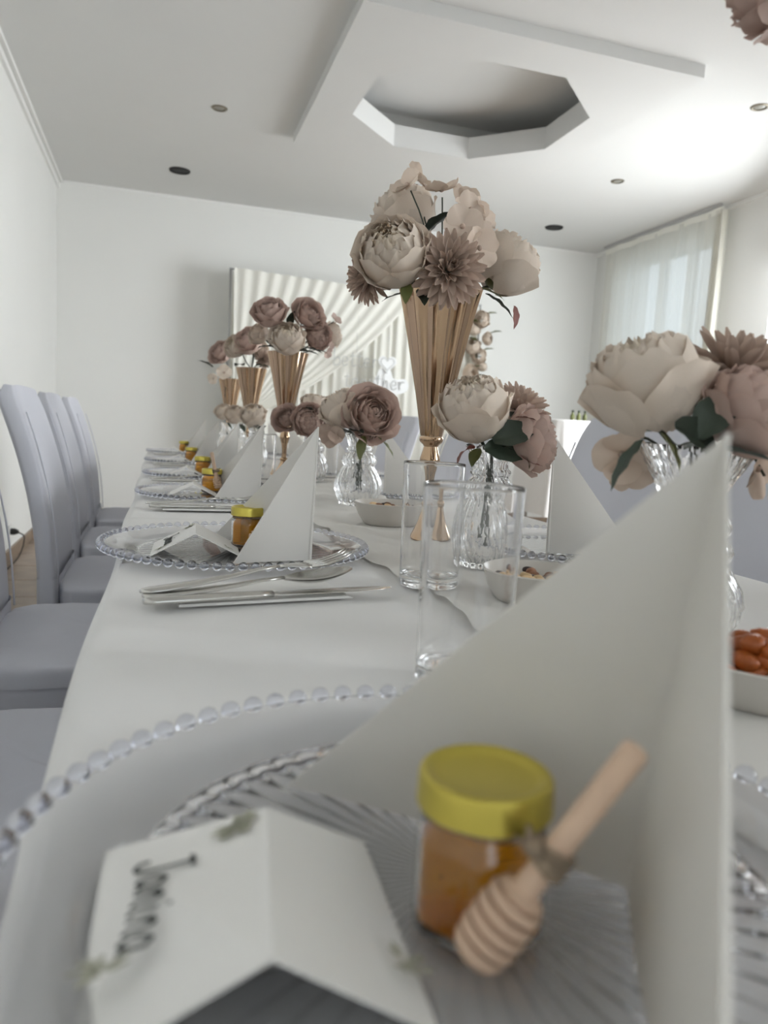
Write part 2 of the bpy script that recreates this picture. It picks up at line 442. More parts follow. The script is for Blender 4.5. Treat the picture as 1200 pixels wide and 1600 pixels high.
obj('pleated_curtain', (MB().grid(pleat, 420, 6), M['drape']), bd)
def swag(u, v):
    # hung along the top from the left post to past the middle and gathered at the left
    x0, z0 = -1.15 + u * 1.62, 2.19 - 0.055 * u
    x1, z1 = -1.13 + u * 0.16, 0.95
    w = v ** 1.15
    x = x0 + (x1 - x0) * w; z = z0 + (z1 - z0) * v - 0.10 * sin(pi * v) * u
    ph = u * 2 * pi * 13
    return (x, -0.115 + 0.010 * sin(ph) * (1 - 0.3 * v) - 0.05 * v, z)
obj('swag', (MB().grid(swag, 220, 24), M['drape']), bd)
obj('swag_tail', (MB().grid(lambda u, v: (-1.13 + 0.16 * u + 0.06 * v * (u - 0.5), -0.165 + 0.02 * sin(u * 40), 0.955 - v * 0.92), 50, 6), M['drape']), bd)
obj('tieback', (MB().lathe([(0.09, -0.02), (0.1, 0), (0.09, 0.02), (0.085, 0)], 20, closed=True, mtx=T(-1.05, -0.165, 0.95) @ SC(1, 0.5, 1)), M['drape']), bd)

# floral garland on the right post of the backdrop (each bloom a part)
ga = thing('floral_garland', 'white and green flower garland on the right edge of the backdrop', 'garland', (2.86, 6.62, 0))
obj('vine', (MB().tube(bez([(0.02, 0, 0.02), (-0.02, 0, 0.6), (0.03, 0, 1.2), (-0.02, 0, 1.75)], 20), 0.012, 6), M['oleaf']), ga)

# ------------------------------------------------------------------ handwritten stroke letters
GL = {
 'b': [[(0.1, 1.5), (0.1, 0.1), (0.25, 0), (0.55, 0.08), (0.62, 0.42), (0.45, 0.7), (0.12, 0.5)]],
 'e': [[(0.05, 0.35), (0.5, 0.42), (0.5, 0.68), (0.25, 0.75), (0.06, 0.4), (0.22, 0.0), (0.6, 0.15)]],
 't': [[(0.25, 1.25), (0.22, 0.15), (0.38, 0.0), (0.58, 0.12)], [(0.0, 0.85), (0.5, 0.9)]],
 'r': [[(0.08, 0.75), (0.12, 0.0)], [(0.12, 0.4), (0.3, 0.72), (0.52, 0.66)]],
 'o': [[(0.35, 0.75), (0.08, 0.55), (0.12, 0.08), (0.45, 0.02), (0.56, 0.45), (0.35, 0.75), (0.65, 0.68)]],
 'g': [[(0.5, 0.65), (0.2, 0.72), (0.06, 0.35), (0.25, 0.02), (0.5, 0.3), (0.52, 0.7), (0.5, -0.4), (0.25, -0.62), (0.05, -0.4)]],
 'h': [[(0.12, 1.5), (0.1, 0.0)], [(0.1, 0.35), (0.32, 0.75), (0.48, 0.55), (0.48, 0.1), (0.62, 0.05)]],
 'J': [[(0.75, 1.45), (0.72, 0.3), (0.55, -0.15), (0.2, -0.1), (0.18, 0.2)], [(0.45, 1.42), (0.98, 1.48)]],
 'a': [[(0.5, 0.62), (0.25, 0.75), (0.05, 0.35), (0.22, 0.0), (0.48, 0.25), (0.52, 0.7), (0.5, 0.15), (0.66, 0.03)]],
 'n': [[(0.08, 0.72), (0.1, 0.0)], [(0.1, 0.4), (0.32, 0.74), (0.5, 0.55), (0.5, 0.1), (0.66, 0.04)]],
 'i': [[(0.15, 0.72), (0.15, 0.1), (0.32, 0.03)], [(0.18, 1.0), (0.2, 1.08)]],
}
ADV = {'J': 1.05, 'i': 0.5, 'r': 0.6, 't': 0.62}
def letter(ch, rad):
    mb = MB()
    for st in GL[ch]:
        pts = bez([(x, y, 0) for x, y in st], 6 * (len(st) - 1)) if len(st) > 2 else [(*p, 0) for p in st]
        mb.tube(pts, rad, 6)
    return mb
def write(text, parent, frame, size, rad, m, name='letter', flat=1.0):
    x = 0
    for ch in text:
        mb = letter(ch, rad / size)
        obj(name, (mb, m), parent, frame @ SC(size) @ T(x, 0, 0) @ SC(1, 1, flat)); x += ADV.get(ch, 0.76)
    return x * size

# sign on the backdrop
sg = thing('script_sign', 'white acrylic script sign with heart reading better together', 'sign', (1.78, 6.50, 1.20))
SF = RX(pi / 2)
Wt = write('better', sg, T(-0.33, -0.016, 0.24) @ SF, 0.10, 0.0038, M['silver'])
write('together', sg, T(-0.22, -0.016, 0.06) @ SF, 0.10, 0.0038, M['silver'])
def heart(s, d):
    mb = MB(); n = 40; vs = []
    for k in range(n):
        t = 2 * pi * k / n
        vs.append((s * 16 * sin(t) ** 3 / 16, s * (13 * cos(t) - 5 * cos(2 * t) - 2 * cos(3 * t) - cos(4 * t)) / 16))
    mb.add([(x, y, -d) for x, y in vs] + [(x, y, d) for x, y in vs],
           [tuple(range(n - 1, -1, -1)), tuple(range(n, 2 * n))] + [(k, (k + 1) % n, n + (k + 1) % n, n + k) for k in range(n)])
    return mb
obj('heart', (heart(0.085, 0.006), M['acryl'], True, 40), sg, T(0.165, -0.02, 0.285) @ SF)
hb = MB(); pts = []
for k in range(41):
    t = 2 * pi * k / 40; pts.append((0.062 * sin(t) ** 3, 0.062 * (13 * cos(t) - 5 * cos(2 * t) - 2 * cos(3 * t) - cos(4 * t)) / 16, 0.008))
obj('heart_outline', (MB().tube(pts, 0.004, 6, caps=False), M['silver']), sg, T(0.165, -0.02, 0.285) @ SF)
def blob(pts, d):
    n = len(pts)
    return MB().add([(x, y, -d) for x, y in pts] + [(x, y, d) for x, y in pts],
                    [tuple(range(n - 1, -1, -1)), tuple(range(n, 2 * n))] + [(k, (k + 1) % n, n + (k + 1) % n, n + k) for k in range(n)])
out = bez([(0.06, 0.05, 0), (0.10, 0.03, 0), (0.15, 0.03, 0), (0.28, 0.02, 0), (0.37, 0.06, 0), (0.38, 0.12, 0), (0.34, 0.16, 0), (0.24, 0.155, 0), (0.2, 0.23, 0), (0.11, 0.24, 0), (0.08, 0.19, 0), (0.05, 0.12, 0)], 48)
obj('backing_plate', (blob([(p.x, p.y) for p in out[:-1]], 0.004), M['acryl'], True, 40), sg, SF)
obj('hanging_wire', (MB().tube([(-0.1, -0.016, 0.05), (-0.1, 0.09, 0.55), (-0.06, 0.12, 0.93)], 0.0015, 5), M['pipe']), sg)
obj('hanging_wire', (MB().tube([(0.2, 0.0, 0.15), (0.2, 0.09, 0.55), (0.16, 0.12, 0.93)], 0.0015, 5), M['pipe']), sg)

# ------------------------------------------------------------------ chairs
def chair_meshes():
    D = {}
    def backx(z):  # front face of the back, local x at height z
        t = max(0, (z - 0.45)) / 0.54
        return -0.02 - 0.055 * t - 0.05 * t * t + 0.015 * sin(pi * t)
    def back(u, v):
        z = 0.465 + v * 0.505
        hw = 0.225 - 0.02 * v ** 2
        th = 0.045 + 0.012 * v
        top = max(0, (v - 0.86) / 0.14); hw -= 0.022 * top ** 3; th -= 0.03 * top ** 3
        # rounded rectangle section
        a = 2 * pi * u; c, s_ = cos(a), sin(a); e = 0.35
        px = math.copysign(abs(c) ** e, c) * th / 2; py = math.copysign(abs(s_) ** e, s_) * hw
        bow = -0.015 * (1 - (py / 0.23) ** 2)
        zz = z - 0.012 * top * (abs(py) / 0.23) ** 3
        return (backx(z) - th / 2 + px + bow, py, zz)
    mb = MB().grid(back, 48, 22, closed_u=True)
    o = len(mb.v) - 48; mb.f.append(tuple(range(o, o + 48)))
    D['back_cover'] = mb.mesh('back_cover', M['cover'], True, 50)
    # seam piping down both front edges of the back
    for s_ in (-1, 1):
        mb = MB().tube([(backx(0.47 + k * 0.048) + 0.004 - 0.004 * (k / 10), s_ * (0.213 - 0.02 * (k / 10) ** 2), 0.47 + k * 0.048) for k in range(10)], 0.0022, 6)
        D['seam%d' % s_] = mb.mesh('seam', M['cover'])
    def seat(u, v):
        a = 2 * pi * u; c, s_ = cos(a), sin(a); e = 0.3
        hx, hy = 0.215, 0.235
        q_ = min(13, int(v * 13 + 0.5)); k = [0.0, 0.2, 0.4, 0.55, 0.7, 0.8, 0.88, 0.94, 0.975, 0.992, 1.0, 1.0, 1.0, 1.0][q_]
        z = [0.473, 0.473, 0.473, 0.4725, 0.472, 0.4715, 0.471, 0.470, 0.4675, 0.463, 0.457, 0.45, 0.44, 0.43][q_]
        x = 0.19 + math.copysign(abs(c) ** e, c) * hx * k; y = math.copysign(abs(s_) ** e, s_) * hy * k
        return (x, y, z + 0.0035 * noise.noise(V((x * 7 + y * 6, y * 34, 3.0))) + 0.002 * noise.noise(V((x * 22, y * 60 + x * 20, 1.0))))
    D['seat_cover'] = MB().grid(seat, 96, 13, closed_u=True).mesh('seat_cover', M['cover'], True, 50)
    def skirt(u, v):
        a = 2 * pi * u; c, s_ = cos(a), sin(a); e = 0.22
        hx, hy = 0.21, 0.23
        fold = 0.006 * sin(a * 11 + 2 * v) * v + 0.008 * sin(a * 5) * v
        x = 0.19 + math.copysign(abs(c) ** e, c) * (hx + fold + 0.012 * v); y = math.copysign(abs(s_) ** e, s_) * (hy + fold + 0.008 * v)
        return (x, y, 0.455 - v * 0.44)
    D['skirt'] = MB().grid(skirt, 96, 8, closed_u=True).mesh('skirt', M['cover'], True, 60)
    def bskirt(u, v):
        a = 2 * pi * u; c, s_ = cos(a), sin(a); e = 0.3
        return (-0.045 + math.copysign(abs(c) ** e, c) * (0.026 + 0.004 * sin(a * 9) * v), math.copysign(abs(s_) ** e, s_) * (0.226 + 0.006 * sin(a * 7) * v), 0.49 - 0.475 * v)
    D['back_skirt'] = MB().grid(bskirt, 64, 6, closed_u=True).mesh('back_skirt', M['cover'], True, 60)
    lg = MB()
    D['leg'] = MB().box(-0.018, 0.018, -0.018, 0.018, 0, 0.43).mesh('leg', M['black'], False)
    return D
CH = chair_meshes()
def chair(x, y, rz, label, group):
    t = thing('covered_chair', label, 'chair', (x, y, 0), Quaternion((0, 0, 1), rz), group)
    for k in ('back_cover', 'seam-1', 'seam1', 'seat_cover', 'skirt', 'back_skirt'): obj('seam' if k.startswith('seam') else k, CH[k], t)
    for (a, b) in ((0.02, -0.19), (0.02, 0.19), (0.36, -0.19), (0.36, 0.19)): obj('leg', CH['leg'], t, T(a, b, 0))
GLF = 'covered chairs on the left side of the long table'
GRT = 'covered chairs on the right side of the long table'
for (y, lab) in ((0.94, 'grey covered chair seat nearest the camera on the left, its back out of frame'),
                 (1.595, 'grey covered chair, second seat from the camera, its back at the left frame edge'),
                 (2.21, 'grey covered chair whose tall back stands nearest and most fully in view beside left wall'),
                 (2.86, 'grey covered chair behind the tallest-looking chair back on the left'),
                 (3.50, 'farthest grey covered chair on the left side with narrow slice of back')):
    chair({0.94: -0.29, 1.595: -0.285, 2.21: -0.215}.get(y, -0.225), y, 0, lab, GLF)
for (y, lab) in ((0.36, 'lavender covered chair at the far right edge of the photo beyond the fluted vase'),
                 (0.93, 'lavender covered chair seen right of the large napkin behind the fluted vase'),
                 (1.50, 'lavender covered chair between the two right-hand napkin tips, before the high table'),
                 (2.40, 'lavender covered chair seen through the tumblers behind the nearest gold vase'),
                 (3.25, 'lavender covered chair beside the dusty pink rose, left of the nearest gold vase'),
                 (4.1, 'farthest lavender covered chair on the right side of the long table')):
    chair(0.93, y, pi, lab, GRT)

# ------------------------------------------------------------------ long table, cloth, runner
TX0, TX1, TY0, TY1, TZ = -0.035, 0.705, -0.55, 3.95, 0.75
tb = thing('banquet_table', 'long narrow banquet table hidden under a white tablecloth', 'table', ((TX0 + TX1) / 2, 1.7, 0))
obj('tabletop', (MB().box(-0.362, 0.362, -2.24, 2.24, 0.715, 0.745), M['wood'], False), tb)
for sx in (-1, 1):
    for y in (-2.1, 0.2, 2.1): obj('leg', (MB().tube([(sx * 0.28, y, 0), (sx * 0.28, y, 0.715)], 0.016), M['pipe']), tb)
def cloth_z(x, y):
    z = 0.0010 * noise.noise(V((x * 7, y * 5, 0.3)))
    # a few pressed creases across the cloth
    for (yc, sl, amp, w, xm) in ((0.50, 0.35, 0.0035, 0.016, 0.16), (0.575, 0.25, 0.003, 0.014, 0.14), (0.46, -0.1, 0.002, 0.02, 0.1), (1.2, 0.1, 0.002, 0.012, 0.5), (2.3, 0.0, 0.002, 0.012, 0.5)):
        d = y - yc + sl * (x + 0.035)
        z += amp * math.exp(-(d / w) ** 2) * max(0, 1 - (x + 0.035) / xm)
    return z
NX = 90
path = []
for k in range(13): path.append((TX0 - 0.012, 0.505 + k * 0.01875, 'L'))
for k in range(1, 7):
    a = pi / 2 * k / 7; path.append((TX0 - 0.012 * cos(a), 0.738 + 0.012 * sin(a), 'E'))
for k in range(61): path.append((TX0 + (TX1 - TX0) * k / 60, 0.75, 'T'))
for k in range(1, 7):
    a = pi / 2 * (1 - k / 7); path.append((TX1 + 0.012 * cos(a), 0.738 + 0.012 * sin(a), 'E'))
for k in range(13): path.append((TX1 + 0.012, 0.73 - k * 0.01875, 'R'))
def cloth_fn(u, v):
    x, z, k = path[int(round(u * (len(path) - 1)))]
    y = TY0 + v * (TY1 - TY0)
    if k == 'T': z += cloth_z(x, y)
    if k == 'L' or (k == 'E' and x < 0.3): 
        d = max(0, 0.75 - z); x += 0.003 * sin(y * 9) - d * 0.05 * (1 + 0.6 * sin(y * 13 + 1.5 * sin(y * 4)))* min(1, d * 6)
    if k == 'R': d = max(0, 0.75 - z); x += d * 0.05 * (1 + 0.6 * sin(y * 12 + 1.2 * sin(y * 5))) * min(1, d * 6)
    return (x, y, z)
cl = obj('tablecloth', (MB().grid(cloth_fn, len(path) - 1, 420), M['cloth']))
cl['label'] = 'white tablecloth covering the long dinner table, hanging down at its left edge'; cl['category'] = 'tablecloth'

# footprints where the runner lies flat under objects
FOOT = [(0.186, 0.42, 0.04), (0.266, 0.70, 0.04), (0.372, 0.797, 0.05), (0.375, 1.01, 0.05), (0.39, 0.475, 0.055), (0.365, 0.365, 0.06),
        (0.345, 0.635, 0.06), (0.365, 1.165, 0.065), (0.385, 1.44, 0.05), (0.3525, 2.17, 0.05), (0.338, 2.93, 0.05), (0.338, 3.80, 0.05), (0.48, 0.25, 0.05),
        (0.405, 2.02, 0.05), (0.31, 2.5, 0.05), (0.31, 3.1, 0.05), (0.31, 3.6, 0.05), (0.104, 0.229, 0.17), (0.094, 0.905, 0.175)]
def runner_fn(u, v):
    y = -0.4 + v * 4.25
    c = 0.355 + 0.02 * noise.noise(V((y * 2.2, 5, 1)))
    hw = 0.115 + 0.02 * noise.noise(V((y * 6, 1, 7))) + 0.008 * noise.noise(V((y * 21, 1, 7)))
    x = c + (u * 2 - 1) * hw
    att = 1.0
    for fx, fy, r in FOOT:
        d = math.hypot(x - fx, y - fy) / r
        if d < 1.7: att = min(att, max(0, (d - 0.9) / 0.8))
    n = noise.noise(V((x * 16, y * 9, 2))) * 0.6 + noise.noise(V((x * 40 + y * 12, y * 22, 5))) * 0.25
    z = 0.7535 + att * (0.003 + 0.019 * max(0, n + 0.1) + 0.020 * math.exp(-((x - 0.27) / 0.03) ** 2 - ((y - 1.02) / 0.08) ** 2))
    return (x, y, z)
ru = obj('table_runner', (MB().grid(runner_fn, 44, 420), M['gauze']))
ru['label'] = 'crumpled ivory gauze runner along the middle of the tablecloth'; ru['category'] = 'table runner'

# ------------------------------------------------------------------ place settings
def charger_mesh():
    NF = 54; n = 216
    mb = MB(); vs = []; fs = []
    top = [(0.0005, 0.0045), (0.02, 0.0045), (0.06, 0.0045), (0.10, 0.0045), (0.112, 0.0046), (0.118, 0.0052), (0.130, 0.0085), (0.143, 0.0115), (0.1505, 0.0128)]
    bot = [(0.1512, 0.0112), (0.143, 0.0088), (0.130, 0.0060), (0.120, 0.0030), (0.1165, 0.0004), (0.113, 0.0004), (0.111, 0.0012), (0.09, 0.0012), (0.06, 0.0011), (0.03, 0.0008), (0.012, 0.0004), (0.0005, 0.0004)]
    prof = list(reversed(top + bot))
    for (r, z) in prof:
        isb = z < 0.0013 and 0.02 < r < 0.112
        for i in range(n):
            a = 2 * pi * i / n
            zz = z + (0.0009 * (0.5 + 0.5 * cos(NF * a)) if isb else 0)
            vs.append((r * cos(a), r * sin(a), zz))
    m = len(prof)
    for j in range(m):
        for i in range(n):
            i2 = (i + 1) % n; j2 = (j + 1) % m
            fs.append((j * n + i, j * n + i2, j2 * n + i2, j2 * n + i))
    mb.add(vs, fs)
    # orientation: outward normals
    mb.f = [tuple(reversed(f)) if False else f for f in mb.f]
    return mb
CHM = charger_mesh().mesh('plate', M['charger'], True, 40)
BEAD = MB().sphere((0, 0, 0), 0.0049, 16, 12).mesh('bead', M['bead'])
NB = 76
def bead_pos(k): a = 2 * pi * (k + 0.3) / NB; return (0.1553 * cos(a), 0.1553 * sin(a), 0.0118)
BRING = None
def charger(x, y, label, beads=True):
    global BRING
    t = thing('charger_plate', label, 'charger plate', (x, y, 0.7515), None, 'beaded glass charger plates')
    obj('plate', CHM, t)
    if beads:
        for k in range(NB): obj('bead', BEAD, t, T(*bead_pos(k)))
    else:
        if BRING is None:
            mb = MB()
            for k in range(NB): mb.sphere(bead_pos(k), 0.0050, 10, 6)
            BRING = mb.mesh('bead_rim', M['bead'])
        obj('bead_rim', BRING, t, kind='stuff')
    return t

def napkin(hinge, tip, ends, label, zb=0.757):
    """standing folded napkin: upright hinge with two triangular wings, each of several paper layers"""
    hx, hy = hinge; mb = MB()
    H = V((hx, hy, zb)); Tp = V(tip)
    for (ex, ey, ez) in ends:
        E_ = V((ex, ey, ez))
        nrm = (E_ - H).cross(Tp - H).normalized()
        n = 14
        def surf(u, v, off):
            A = H.lerp(Tp, v); B = E_.lerp(Tp, v)
            p = A.lerp(B, u)
            bulge = 0.005 * sin(pi * u) * (1 - v) * sin(pi * min(1, v + 0.25))
            return p + nrm * (bulge + off * (1 - 0.75 * v))
        for off, inset in ((-0.0014, 0), (0.0004, 0.02), (0.0016, 0.0)):
            mb.grid(lambda u, v: surf(u * (1 - inset), v * (1 - inset * 0.3), off), n, n)
        mb.grid(lambda u, v: surf(1.0, v, -0.0014 + 0.003 * u), 2, n)
        mb.grid(lambda u, v: surf(u, 0.0, -0.0014 + 0.003 * v), n, 2)
    # rounded outer fold along the hinge
    pts = [H.lerp(Tp, k / 10) for k in range(11)]
    mb.tube(pts, [0.0026 - 0.0016 * k / 10 for k in range(11)], 8)
    o = obj('napkin', (mb, M['napkin'], True, 35))
    o['label'] = label; o['category'] = 'napkin'; o['group'] = 'white napkins folded into standing pyramids'
    return o

# jar parts (local origin at the jar's base centre)
def jar_mod(r, z, a):
    if z > 0.0345 or z < 0.0: return r
    k = a % (pi / 3) - pi / 6
    pol = cos(pi / 6) / cos(k); blend = 0.62 * min(1, max(0, (0.0335 - z) / 0.004)) * min(1, z / 0.0025 + 0.3)
    return r * (1 + blend * (min(pol, 0.985) / 0.95 - 1))
JO = [(0.0005, 0.0), (0.016, 0.0), (0.0205, 0.0016), (0.0216, 0.004), (0.0216, 0.029), (0.0206, 0.0322), (0.0175, 0.0348), (0.0172, 0.0375), (0.0172, 0.041)]
JI = [(0.0160, 0.041), (0.0160, 0.0350), (0.0194, 0.0315), (0.0204, 0.029), (0.0204, 0.005), (0.018, 0.003), (0.0005, 0.003)]
JAR = MB().lathe(MB.sup(JO + JI), 60, jar_mod).mesh('glass_body', M['glass'], True, 50)
HO = [(0.0005, 0.0032), (0.0178, 0.0032), (0.0202, 0.0052), (0.0202, 0.0288), (0.0192, 0.0312), (0.0157, 0.0347), (0.0156, 0.0352), (0.0005, 0.0352)]
HON = MB().lathe(MB.sup(HO), 60, jar_mod).mesh('honey', M['honey'], True, 50)
LID = MB().lathe([(0.0005, 0.0395), (0.0187, 0.0395), (0.0208, 0.0392), (0.0213, 0.0398), (0.0211, 0.0405), (0.0211, 0.0478), (0.0205, 0.0494), (0.0192, 0.0500), (0.0176, 0.0497), (0.0160, 0.0484), (0.0146, 0.0478), (0.0005, 0.0482)], 60,
                 lambda r, z, a: r * (1 + (0.006 * sin(a * 6) if (0.039 < z < 0.041 and r > 0.02) else 0))).mesh('lid', M['lid'], True, 35)
def twine_mesh(seed):
    rnd = random.Random(seed); mb = MB()
    for w in range(2):
        pts = [(0.0182 * cos(a), 0.0182 * sin(a), 0.0362 + 0.0015 * w + 0.0006 * sin(a * 2 + w) - 0.0015 * cos(a - 0.6)) for a in [2 * pi * k / 36 for k in range(37)]]
        mb.tube(pts, 0.0012, 6, caps=False)
    return mb.mesh('twine', M['twine'])
TW = twine_mesh(1)
def jar(x, y, rz, label):
    t = thing('honey_jar', label, 'jar', (x, y, 0.7563), Quaternion((0, 0, 1), rz), 'small honey jar favours')
    J = SC(1, 1, 1.0)
    obj('glass_body', JAR, t, J); obj('honey', HON, t, J); obj('lid', LID, t, J); obj('twine', TW, t, J)
    return t
def dipper_mesh():
    # along +Z: grooved head at 0..0.024, stick up to 0.088
    prof = [(0.0005, 0.0), (0.0050, 0.0002), (0.0064, 0.0012), (0.0068, 0.0030)]
    z = 0.003
    for k in range(5):
        R = [0.0074, 0.0080, 0.0081, 0.0080, 0.0076][k]
        prof += [(R * 0.97, z), (R, z + 0.0008), (R, z + 0.0021), (R * 0.95, z + 0.0029), (0.0048, z + 0.0031), (0.0048, z + 0.0046)]; z += 0.0049
    prof += [(0.0065, z), (0.0055, z + 0.001), (0.0036, z + 0.002), (0.0034, z + 0.03), (0.0036, z + 0.058), (0.0035, z + 0.0605), (0.0028, z + 0.0622), (0.0005, z + 0.0628)]
    return MB().lathe(prof, 32).mesh('honey_dipper', M['wood'], True, 45)
DIP = dipper_mesh()
def dipper(base, top, label, knot=None):
    b = V(base); d = (V(top) - b)
    t = thing('honey_dipper', label, 'honey dipper', b, d.to_track_quat('Z', 'Y'), 'wooden honey dippers tied to the jars')
    obj('wood_body', DIP, t, SC(1.08, 1.08, 0.84))
    if knot is not None:
        mb = MB(); rnd = random.Random(3)
        for k in range(5):
            c = 0.040 + k * 0.0016
            mb.tube([(0.0046 * cos(a), 0.0046 * sin(a), c + 0.0012 * sin(a + k)) for a in [2 * pi * q / 16 for q in range(17)]], 0.0011, 6, caps=False)
        mb.sphere((0.0, 0.0052, 0.043), 0.0035, 10, 8)
        for k in range(3):
            e = V((rnd.uniform(-0.006, 0.006), 0.010, 0.046 + rnd.uniform(-0.006, 0.008)))
            mb.tube([(0, 0.005, 0.043), e], 0.0009, 5)
        obj('twine_knot', (mb, M['twine']), t, SC(1.08, 1.08, 0.84))
    return t

def leaf_print(cx, cy, n, s, seed):
    rnd = random.Random(seed); mb = MB()
    for k in range(n):
        a = rnd.uniform(0, 2 * pi); r = rnd.uniform(0.2, 1) * s; L = rnd.uniform(0.35, 0.6) * s; w = L * 0.36
        m_ = T(cx + r * cos(a), cy + r * sin(a), 0) @ RZ(a + rnd.uniform(-0.6, 0.6))
        mb.add([(-L, 0, 0), (-L * 0.3, -w, 0), (L * 0.5, -w * 0.7, 0), (L, 0, 0), (L * 0.5, w * 0.7, 0), (-L * 0.3, w, 0)], [(0, 1, 2, 3, 4, 5)], m_)
    return mb
def card(ridge0, ridge1, left0, left1, right0, right1, label, text):
    """tent card: ridge line, left foot line, right foot line (0 = end nearest camera)"""
    t = thing('place_card', label, 'place card', (0, 0, 0), None, 'folded white place cards')
    A0, A1, L0, L1, R0, R1 = [V(p) for p in (ridge0, ridge1, left0, left1, right0, right1)]
    def slab(p, q, r, s):
        n = (q - p).cross(s - p).normalized() * 0.0006
        mb = MB(); vs = [p, q, r, s, p - n, q - n, r - n, s - n]
        return mb.add(vs, [(0, 1, 2, 3), (7, 6, 5, 4), (0, 4, 5, 1), (1, 5, 6, 2), (2, 6, 7, 3), (3, 7, 4, 0)])
    c = t.location = (L0 + R0) / 2; c = V(c); off = T(-c.x, -c.y, -c.z)
    obj('left_panel', (slab(L0, A0, A1, L1), M['card'], False), t, off)
    obj('right_panel', (slab(A0, R0, R1, A1), M['card'], False), t, off)
    if text:
        # printed on the left panel; words run towards the near end, tops of the letters towards the ridge
        ex = (A0 - A1).normalized(); ey = ((A1 - L1) - ex * (A1 - L1).dot(ex)).normalized(); ez = ex.cross(ey)
        if ez.z < 0: ez = -ez
        fr = Matrix((( ex.x, ey.x, ez.x, 0), (ex.y, ey.y, ez.y, 0), (ex.z, ey.z, ez.z, 0), (0, 0, 0, 1)))
        org = L1 + ez * 0.0009
        Fm = off @ T(*org) @ fr
        write(text, t, Fm @ T(0.018, 0.0165, 0), 0.0115, 0.0009, M['ink'], 'printed_letter', 0.25)
        obj('printed_wreath', (leaf_print(0.0095, 0.047, 22, 0.0075, 4), M['sage'], False), t, Fm)
        obj('printed_sprig', (leaf_print(0.072, 0.012, 12, 0.0065, 5), M['sage'], False), t, Fm)
        ey2 = ((R1 - A1) - ex * (R1 - A1).dot(ex)).normalized(); ez2 = ex.cross(ey2)
        if ez2.z < 0: ez2 = -ez2
        fr2 = Matrix(((ex.x, ey2.x, ez2.x, 0), (ex.y, ey2.y, ez2.y, 0), (ex.z, ey2.z, ez2.z, 0), (0, 0, 0, 1)))
        obj('printed_sprig', (leaf_print(0.072, 0.040, 12, 0.0065, 8), M['sage'], False), t, off @ T(*(A1 + ez2 * 0.0009)) @ fr2)
    return t

# cutlery: local +X points from handle end to tip, z = 0 underneath
def flat_strip(sections, th):
    """sections: (x, half width, z centre); rounded blade-like solid"""
    mb = MB(); n = 10
    def fn(u, v):
        i = min(len(sections) - 1, int(round(v * (len(sections) - 1)))); x, w, z = sections[i]
        a = 2 * pi * u
        return (x, w * cos(a), z + th * sin(a) * (0.6 + 0.4 * min(1, w / 0.006)))
    mb.grid(fn, n, len(sections) - 1, closed_u=True)
    m = len(sections)
    mb.f.append(tuple(range(n - 1, -1, -1))); mb.f.append(tuple((m - 1) * n + i for i in range(n)))
    return mb
HS = [(0, 0.002, .002), (0.002, 0.006, .002), (0.008, 0.0095, .002), (0.02, 0.0105, .002), (0.05, 0.009, .003), (0.08, 0.006, .005), (0.105, 0.0042, .008), (0.125, 0.0036, .009)]
def fork_meshes():
    h = flat_strip(HS, 0.0018).mesh('handle', M['steel'])
    hd = flat_strip([(0.125, 0.0036, .009), (0.133, 0.006, .0085), (0.14, 0.010, .008), (0.148, 0.0122, .007), (0.156, 0.0125, .0068)], 0.0012)
    tn = MB()
    for k in range(4):
        y = -0.0102 + k * 0.0068
        tn.tube([(0.154, y, .0068), (0.17, y, .0075), (0.185, y, .0105), (0.199, y * 0.97, .0165)], [0.0017, 0.0016, 0.0014, 0.0007], 6)
    return {'handle': h, 'neck': hd.mesh('neck', M['steel']), 'tines': tn.mesh('tines', M['steel'])}
def spoon_meshes():
    h = flat_strip(HS, 0.0018).mesh('handle', M['steel'])
    mb = MB()
    def bowl(u, v):
        x = 0.124 + v * 0.068; w = 0.019 * (sin(pi * min(1, max(0.0, v * 0.93 + 0.035))) ** 0.75) + 0.001
        s_ = u * 2 - 1
        return (x, s_ * w, 0.0085 + 0.006 * v * v - 0.006 * sin(pi * v) * (1 - s_ * s_))
    mb.grid(bowl, 12, 14); mb.grid(lambda u, v: tuple(V(bowl(1 - u, v)) - V((0, 0, 0.0012))), 12, 14)
    return {'handle': h, 'bowl': mb.mesh('bowl', M['steel'])}
def knife_meshes():
    h = flat_strip([(0, 0.002, .003), (0.002, 0.006, .003), (0.01, 0.0095, .0032), (0.05, 0.0085, .0032), (0.095, 0.0065, .0032), (0.11, 0.0055, .0032)], 0.003).mesh('handle', M['steel'])
    b = flat_strip([(0.108, 0.0055, .0032), (0.116, 0.008, .0032), (0.15, 0.0095, .0032), (0.19, 0.0095, .0032), (0.212, 0.008, .0032), (0.224, 0.0045, .0032), (0.228, 0.0012, .0032)], 0.0009).mesh('blade', M['steel'])
    return {'handle': h, 'blade': b}
CUT = {'fork': fork_meshes(), 'spoon': spoon_meshes(), 'knife': knife_meshes()}
def cutlery(kind, x, y, z, rz, tilt, label):
    q = (RZ(rz) @ RY(-tilt)).to_quaternion()
    t = thing(kind, label, kind, (x, y, z), q, 'stainless %s beside the plates' % {'fork': 'forks', 'spoon': 'spoons', 'knife': 'knives'}[kind])
    for k, me in CUT[kind].items(): obj(k, me, t)
    return t
def folded_paper(x, y, sx, sy, rz, label):
    mb = MB()
    for k in range(3): mb.box(0, sx - 0.002 * k, 0, sy - 0.003 * k, 0.0008 * k, 0.0008 * k + 0.0006)
    o = obj('paper_napkin', (mb, M['paper'], False)); o.matrix_basis = T(x, y, 0.7535) @ RZ(rz)
    o['label'] = label; o['category'] = 'paper napkin'; o['group'] = 'flat paper napkins under the cutlery'

